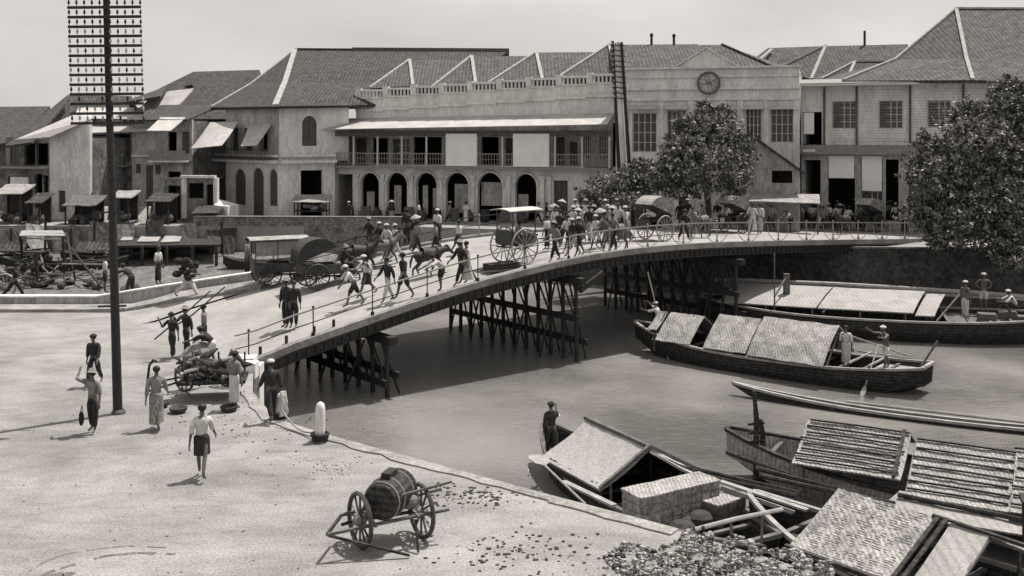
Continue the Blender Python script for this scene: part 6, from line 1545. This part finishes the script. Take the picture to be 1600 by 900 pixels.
for (dx, dy, lab) in ((-1.2, -.6, 'dark basket on the ground left of the loaded handcart'), (.9, -1.0, 'dark basket on the ground in front of the loaded handcart'), (-.5, -1.15, 'flat dark basket behind the nearest walker')):
    mb = MB(); mb.lathe([(.16, 0), (.24, .08), (.26, .15), (.23, .16), (.14, .08)], c0 + Vector((dx, dy, 0)), 14); tag(mb.build('basket', M['litter']), lab, 'basket', 'baskets by the handcart')

# ------------------------------------------------------------------ timber and debris on the mud bank, left
base = Pz(70, 440, -1.5); r_ = random.Random(5)
t = empty('scaffold', Pz(60, 425, -1.5), 'rickety timber frame with flat top on the mud bank at the left', 'scaffold')
for (px, py, h) in ((102, 442, 2.9), (36, 432, 2.6), (96, 416, 2.5), (60, 450, 2.2)):
    a = Pz(px, py, -1.5); mb = MB(); mb.tube([a, a + Vector((-.15, 0, h))], .09, 6); mb.build('post', M['wood_dark'], t)
mb = MB(); z = 1.25; mb.bar(Pz(30, 364, z), Pz(104, 366, z), .14); mb.bar(Pz(34, 372, z - .2), Pz(98, 374, z - .2), .1); mb.sheet(Pz(34, 360, z + .1), Pz(98, 360, z + .1), Pz(102, 368, z), Pz(30, 368, z), .06, 5, 2); mb.build('top_boards', M['wood_pale'], t)
mb = MB(); mb.bar(Pz(104, 366, z), Pz(118, 440, -1.4), .12); mb.bar(Pz(98, 372, .9), Pz(160, 450, -1.3), .1); mb.build('brace', M['wood_dark'], t)
labs = ['driftwood plank %s' % s for s in ('leaning against the scaffold post', 'lying flat at the left edge of the mud bank', 'slanting down toward the quay wall', 'crossing the heap on the mud bank', 'sticking up from the heap', 'half buried right of the scaffold', 'resting across two others', 'bleached and nearest the telegraph pole', 'dark and bent behind the scaffold', 'under the scaffold top', 'pointing at the river', 'short and pale by the wall', 'thin, behind the striding man', 'long and level along the wall')]
for i, lab in enumerate(labs):
    a = Pz(r_.uniform(0, 140), r_.uniform(405, 445), -1.4 + r_.uniform(0, 1.3)); d = Vector((r_.uniform(-1, 1), r_.uniform(-.8, .8), r_.uniform(-.35, .35))).normalized() * r_.uniform(1, 2.2)
    mb = MB(); mb.bar(a - d, a + d, r_.uniform(.1, .22), .08); tag(mb.build('driftwood_plank', M[r_.choice(['wood', 'wood_pale', 'wood_dark'])]), lab, 'plank', 'planks on the mud bank')
mb = MB(); 
for i in range(260):
    px = r_.uniform(-10, 165); a = Pz(px, r_.uniform(400, 452), -1.45); a.z += r_.uniform(0, 1.3) * max(.15, 1 - abs(px - 55) / 110)
    if r_.random() < .45: mb.cur = 0; mb.ell(a, r_.uniform(.2, .5), r_.uniform(.2, .4), r_.uniform(.12, .3), 7, 5)
    else:
        mb.cur = r_.choice((0, 1, 1, 2)); d = Vector((r_.gauss(0, 1), r_.gauss(0, 1), r_.gauss(0, .7))).normalized() * r_.uniform(.25, .8); mb.tube([a - d, a + d], r_.uniform(.02, .06), 4)
tag(mb.build('rubbish_heap', [M['litter'], M['wood_pale'], M['wood']]), 'tangled heap of branches and refuse on the mud bank', 'rubbish heap', kind='stuff')
a = Pz(12, 462, .9); t = empty('loose_wheel', a, 'pale spoked wheel leaning on the quay wall at the left edge', 'wheel'); mb = MB(); wheel_mb(mb, (0, 0, 0), .6, 10, .08); o = mb.build('rim', M['rail']); o.parent = t; t.rotation_euler = (0, 0, R(80)); t.location = on(8, 466) + Vector((0, 0, .6))

def NEAR_ok(p): return p.y < 33 and (p.x < -8 or (p.x + 8) * .66 + p.y < 28.0)
# litter, stones, leaves and ground cover
mb = MB(); r_ = random.Random(8)
def blob(px, py, s, z=0.0):
    a = Pz(px, py, z); k = r_.randint(5, 7); pts = [(a.x + math.cos(6.283 * i / k) * s * r_.uniform(.5, 1.2), a.y + math.sin(6.283 * i / k) * s * r_.uniform(.4, 1.0)) for i in range(k)]; mb.prism(pts, z - .01, z + s * .5)
for _ in range(150): blob(r_.gauss(735, 45), r_.gauss(776, 9), r_.uniform(.015, .05))
for _ in range(130): blob(r_.gauss(810, 55), r_.gauss(862, 18), r_.uniform(.015, .05))
for _ in range(70): blob(r_.gauss(510, 30), r_.gauss(730, 10), r_.uniform(.01, .03))
for _ in range(120): blob(r_.gauss(380, 70), r_.gauss(660, 24) if True else 0, r_.uniform(.012, .04))
for _ in range(160): blob(r_.uniform(0, 950), r_.uniform(520, 900), r_.uniform(.008, .028))
tag(mb.build('litter', M['litter']), 'scattered droppings, dead leaves and pebbles on the quay', 'litter', kind='stuff')
mb = MB()
def in_patch(px, py):
    if math.sin(px * .09 + 1) * math.sin(py * .17 + px * .03) > .45: return False
    if px < 1100: return py > 866 - (px - 960) * .28 + 12 * math.sin(px * .05)
    return py > 830 + (px - 1100) * .24 + 5 * math.sin(px * .08)
for _ in range(2600):
    px, py = r_.uniform(945, 1300), r_.uniform(826, 930)
    if not in_patch(px, py): continue
    a = Pz(px, py, 0); sz = r_.uniform(.025, .10) * (.6 + .4 * r_.random()); k = r_.randint(4, 7); mb.cur = r_.choice((0, 0, 1, 3, 4))
    q = [(math.cos(6.283 * i / k + r_.uniform(-.3, .3)) * sz * r_.uniform(.6, 1.2), math.sin(6.283 * i / k) * sz * r_.uniform(.5, 1.1)) for i in range(k)]; h = sz * r_.uniform(.5, 1.1)
    mb.add([(a.x + x, a.y + y, -.01) for x, y in q] + [(a.x + x * .7, a.y + y * .7, h * r_.uniform(.7, 1.1)) for x, y in q], [tuple(range(k, 2 * k))] + [(i, (i + 1) % k, k + (i + 1) % k, k + i) for i in range(k)])
for _ in range(2400):
    px, py = r_.uniform(945, 1300), r_.uniform(826, 930)
    if not in_patch(px, py): continue
    a = Pz(px, py, r_.uniform(.02, .12)); q, w2 = r_.uniform(0, 6.28), r_.uniform(.02, .055); n_ = Vector((r_.gauss(0, .6), r_.gauss(0, .6), 1)).normalized(); x = Matrix.Rotation(q, 3, n_) @ n_.orthogonal().normalized(); y = n_.cross(x); mb.cur = r_.choice((1, 2, 2, 4))
    mb.add([a - x * w2, a + y * w2 * .5, a + x * w2, a - y * w2 * .5], [(0, 1, 2, 3)])
tag(mb.build('ground_cover', [M['straw'], M['leaf_m'], M['leaf_d'], M['matr'], M['litter']]), 'rough low rubble and trampled scrub in front of the nearest boat', 'rubble', kind='stuff')
mb = MB()
def rut(pts, w, z=.004):
    P_ = [Pz(x, y, 0) for x, y in pts]
    for i in range(len(P_) - 1):
        a, b = P_[i], P_[i + 1]; d = (b - a).normalized(); n_ = Vector((-d.y, d.x, 0)); k = 4
        for q in range(k):
            if r_.random() < .22: continue
            s0, s1 = a.lerp(b, q / k), a.lerp(b, (q + r_.uniform(.7, 1)) / k); w0, w1 = w * r_.uniform(.4, 1), w * r_.uniform(.4, 1); z_ = z
            mb.add([s0 - n_ * w0 + Vector((0, 0, z_)), s1 - n_ * w1 + Vector((0, 0, z_)), s1 + n_ * w1 + Vector((0, 0, z_)), s0 + n_ * w0 + Vector((0, 0, z_))], [(0, 1, 2, 3)])
rut([(45, 893), (70, 878), (95, 868), (120, 863), (150, 858), (200, 853), (260, 856), (290, 862)], .035); rut([(30, 915), (80, 893), (110, 884), (140, 875), (170, 868), (215, 864), (275, 866)], .06, .008)
rut([(20, 925), (60, 905), (100, 897), (118, 900)], .16, .012)
tag(mb.build('wheel_ruts', M['rut']), kind='structure')

# waterside shacks and clutter on the left bank
def shack(px0, px1, yt, yb, Y, label, dz=.5):
    a = Wp(px0, yt, Y); b = Wp(px1, yt, Y); z0 = H - (yb - HY) / F * Y; t = empty('shack', Vector(((a.x + b.x) / 2, Y, z0)), label, 'shack', 'shacks along the far bank')
    mb = MB(); mb.sheet((a.x - .2, Y + 1.6, a.z + dz), (b.x + .2, Y + 1.6, a.z + dz), (b.x + .15, Y - .5, a.z - .1), (a.x - .15, Y - .5, a.z - .1), .08, 6, 3, .05, .03); mb.build('roof', M[rnd.choice(['matr', 'wood', 'tile'])], t)
    for x in (a.x, b.x - .1):
        for y in (Y - .3, Y + 1.4): mb = MB(); mb.bar((x + .05, y, z0 - 1.2), (x + .05, y, a.z + (dz - .12 if y > Y else -.14)), .1); mb.build('post', M['wood_dark'], t)
    mb = MB(); mb.box((a.x, Y + 1.45, z0), (b.x, Y + 1.52, a.z + dz - .2)); mb.build('back_wall', M['timber'], t)
    mb = MB(); mb.box((a.x - .1, Y - .4, z0 - .1), (b.x + .1, Y + 1.5, z0)); mb.build('platform', M['wood'], t)
    mb = MB()
    for _ in range(9): c = Vector((rnd.uniform(a.x + .2, b.x - .2), rnd.uniform(Y - .2, Y + 1.2), z0 + rnd.uniform(.1, .5))); mb.ell(c, rnd.uniform(.2, .4), .3, rnd.uniform(.15, .4), 8, 5)
    mb.build('stacked_goods', M['stone_dark'], t)
shack(-4, 36, 300, 348, 74.0, 'shack with low roof at the very left of the far bank')
shack(46, 66, 314, 352, 73.6, 'low shack under the veranda house')
shack(104, 150, 318, 350, 73.6, 'dark shack beside the blank gable wall')
shack(176, 204, 306, 346, 73.8, 'dark shack just right of the telegraph pole', .3)
shack(232, 266, 312, 352, 73.4, 'shack left of the ruinous low front', .4)
shack(304, 338, 330, 358, 72.9, 'shack against the white buttress', .3)
# goods standing along the arcade
gl = ['left of the first arch', 'under the first arch', 'between first and second arch', 'under the second arch', 'between second and third arch', 'under the third arch', 'left of the fourth arch', 'under the fourth arch', 'right of the fourth arch', 'under the fifth arch', 'between fifth and last arch', 'under the last arch']
for i, px in enumerate((557, 577, 597, 620, 643, 667, 688, 713, 738, 765, 792, 822)):
    p = A0.P(A0.U(px), FARZ, rnd.uniform(.6, 1.3)); mb = MB(); k = i % 3
    if k == 0: mb.lathe([(.28, 0), (.36, .3), (.36, .6), (.28, .95), (.24, .96)], p, 12); nm, ct = 'barrel', 'barrel'
    elif k == 1: mb.box((p.x - .45, p.y - .3, p.z), (p.x + .45, p.y + .3, p.z + .55)); mb.box((p.x - .3, p.y - .25, p.z + .552), (p.x + .4, p.y + .28, p.z + .95)); nm, ct = 'goods_box', 'box'
    else: mb.lathe([(.3, 0), (.42, .35), (.3, .7), (.16, .8), (.2, .9)], p, 12); nm, ct = 'water_jar', 'jar'
    tag(mb.build(nm, M[('wood_dark', 'wood', 'stone_dark')[k]]), 'dark %s standing %s' % (ct, gl[i]), ct, ct + 's along the arcade')
p = P_r.P(P_r.U(478), FARZ, 1.4); t = empty('market_stall', p, 'small stall heaped with pale bundles before the corner house doorway', 'stall'); mb = MB()
for dx in (-1.2, 1.2):
    for dy in (-.6, .6): mb.bar(p + Vector((dx, dy, 0)), p + Vector((dx, dy, 1.5)), .07)
mb.box((p.x - 1.25, p.y - .65, p.z + .7), (p.x + 1.25, p.y + .65, p.z + .76)); mb.build('frame', M['wood_dark'], t); mb = MB(); mb.sheet(p + Vector((-1.4, .8, 1.9)), p + Vector((1.4, .8, 1.9)), p + Vector((1.4, -.8, 1.45)), p + Vector((-1.4, -.8, 1.45)), .05, 6, 4, .08, .02); mb.build('cover', M['matr'], t)
mb = MB()
for _ in range(12): mb.ell(p + Vector((rnd.uniform(-1, 1), rnd.uniform(-.4, .4), .9 + rnd.uniform(0, .2))), .25, .2, .18, 8, 5)
mb.build('bundles', M['c_grey'], t)

# mats and reed screens leaning on the left bank wall
wl = ['at the left edge of the bank', 'behind the scaffold top', 'under the veranda house shack', 'under the blank gable', 'left of the telegraph pole', 'between the telegraph pole and the landing stage', 'behind the left drying mat', 'behind the right drying mat', 'right of the landing stage', 'under the white buttress']
for i, px in enumerate((6, 40, 78, 108, 140, 182, 228, 280, 322, 346)):
    w = rnd.uniform(16, 30); y0 = rnd.uniform(344, 362); y1 = rnd.uniform(385, 404); mb = MB(); mb.sheet(Wp(px, y0, 72.1), Wp(px + w, y0 + rnd.uniform(-4, 4), 72.1), Wp(px + w + rnd.uniform(-6, 6), y1, 71.0), Wp(px + rnd.uniform(-6, 6), y1 + 3, 70.8), .06, 6, 5, .05, .03)
    tag(mb.build('reed_screen', M[rnd.choice(['wood_dark', 'wood', 'stone', 'matr', 'timber', 'stone_dark'])]), 'leaning reed screen on the bank wall ' + wl[i], 'screen', 'reed screens on the bank wall')
for i, (a, b, lab) in enumerate((((-30.5, 69.2), (-24.8, 70.0), 'dark covered skiff right of the scaffold'), ((-36.8, 68.6), (-31.5, 69.6), 'dark covered skiff at the left edge of the bank'))):
    t, at, st, nr, d, L = hull('covered_skiff', a, b, 1.3, .5, .4, .3, lab, .1, .25, rim=M['wood'], zw=-.95, group='skiffs on the flat', n=14); gable(t, at, .2, .75, .8, .55, .0, M['tile'], rough=.03)
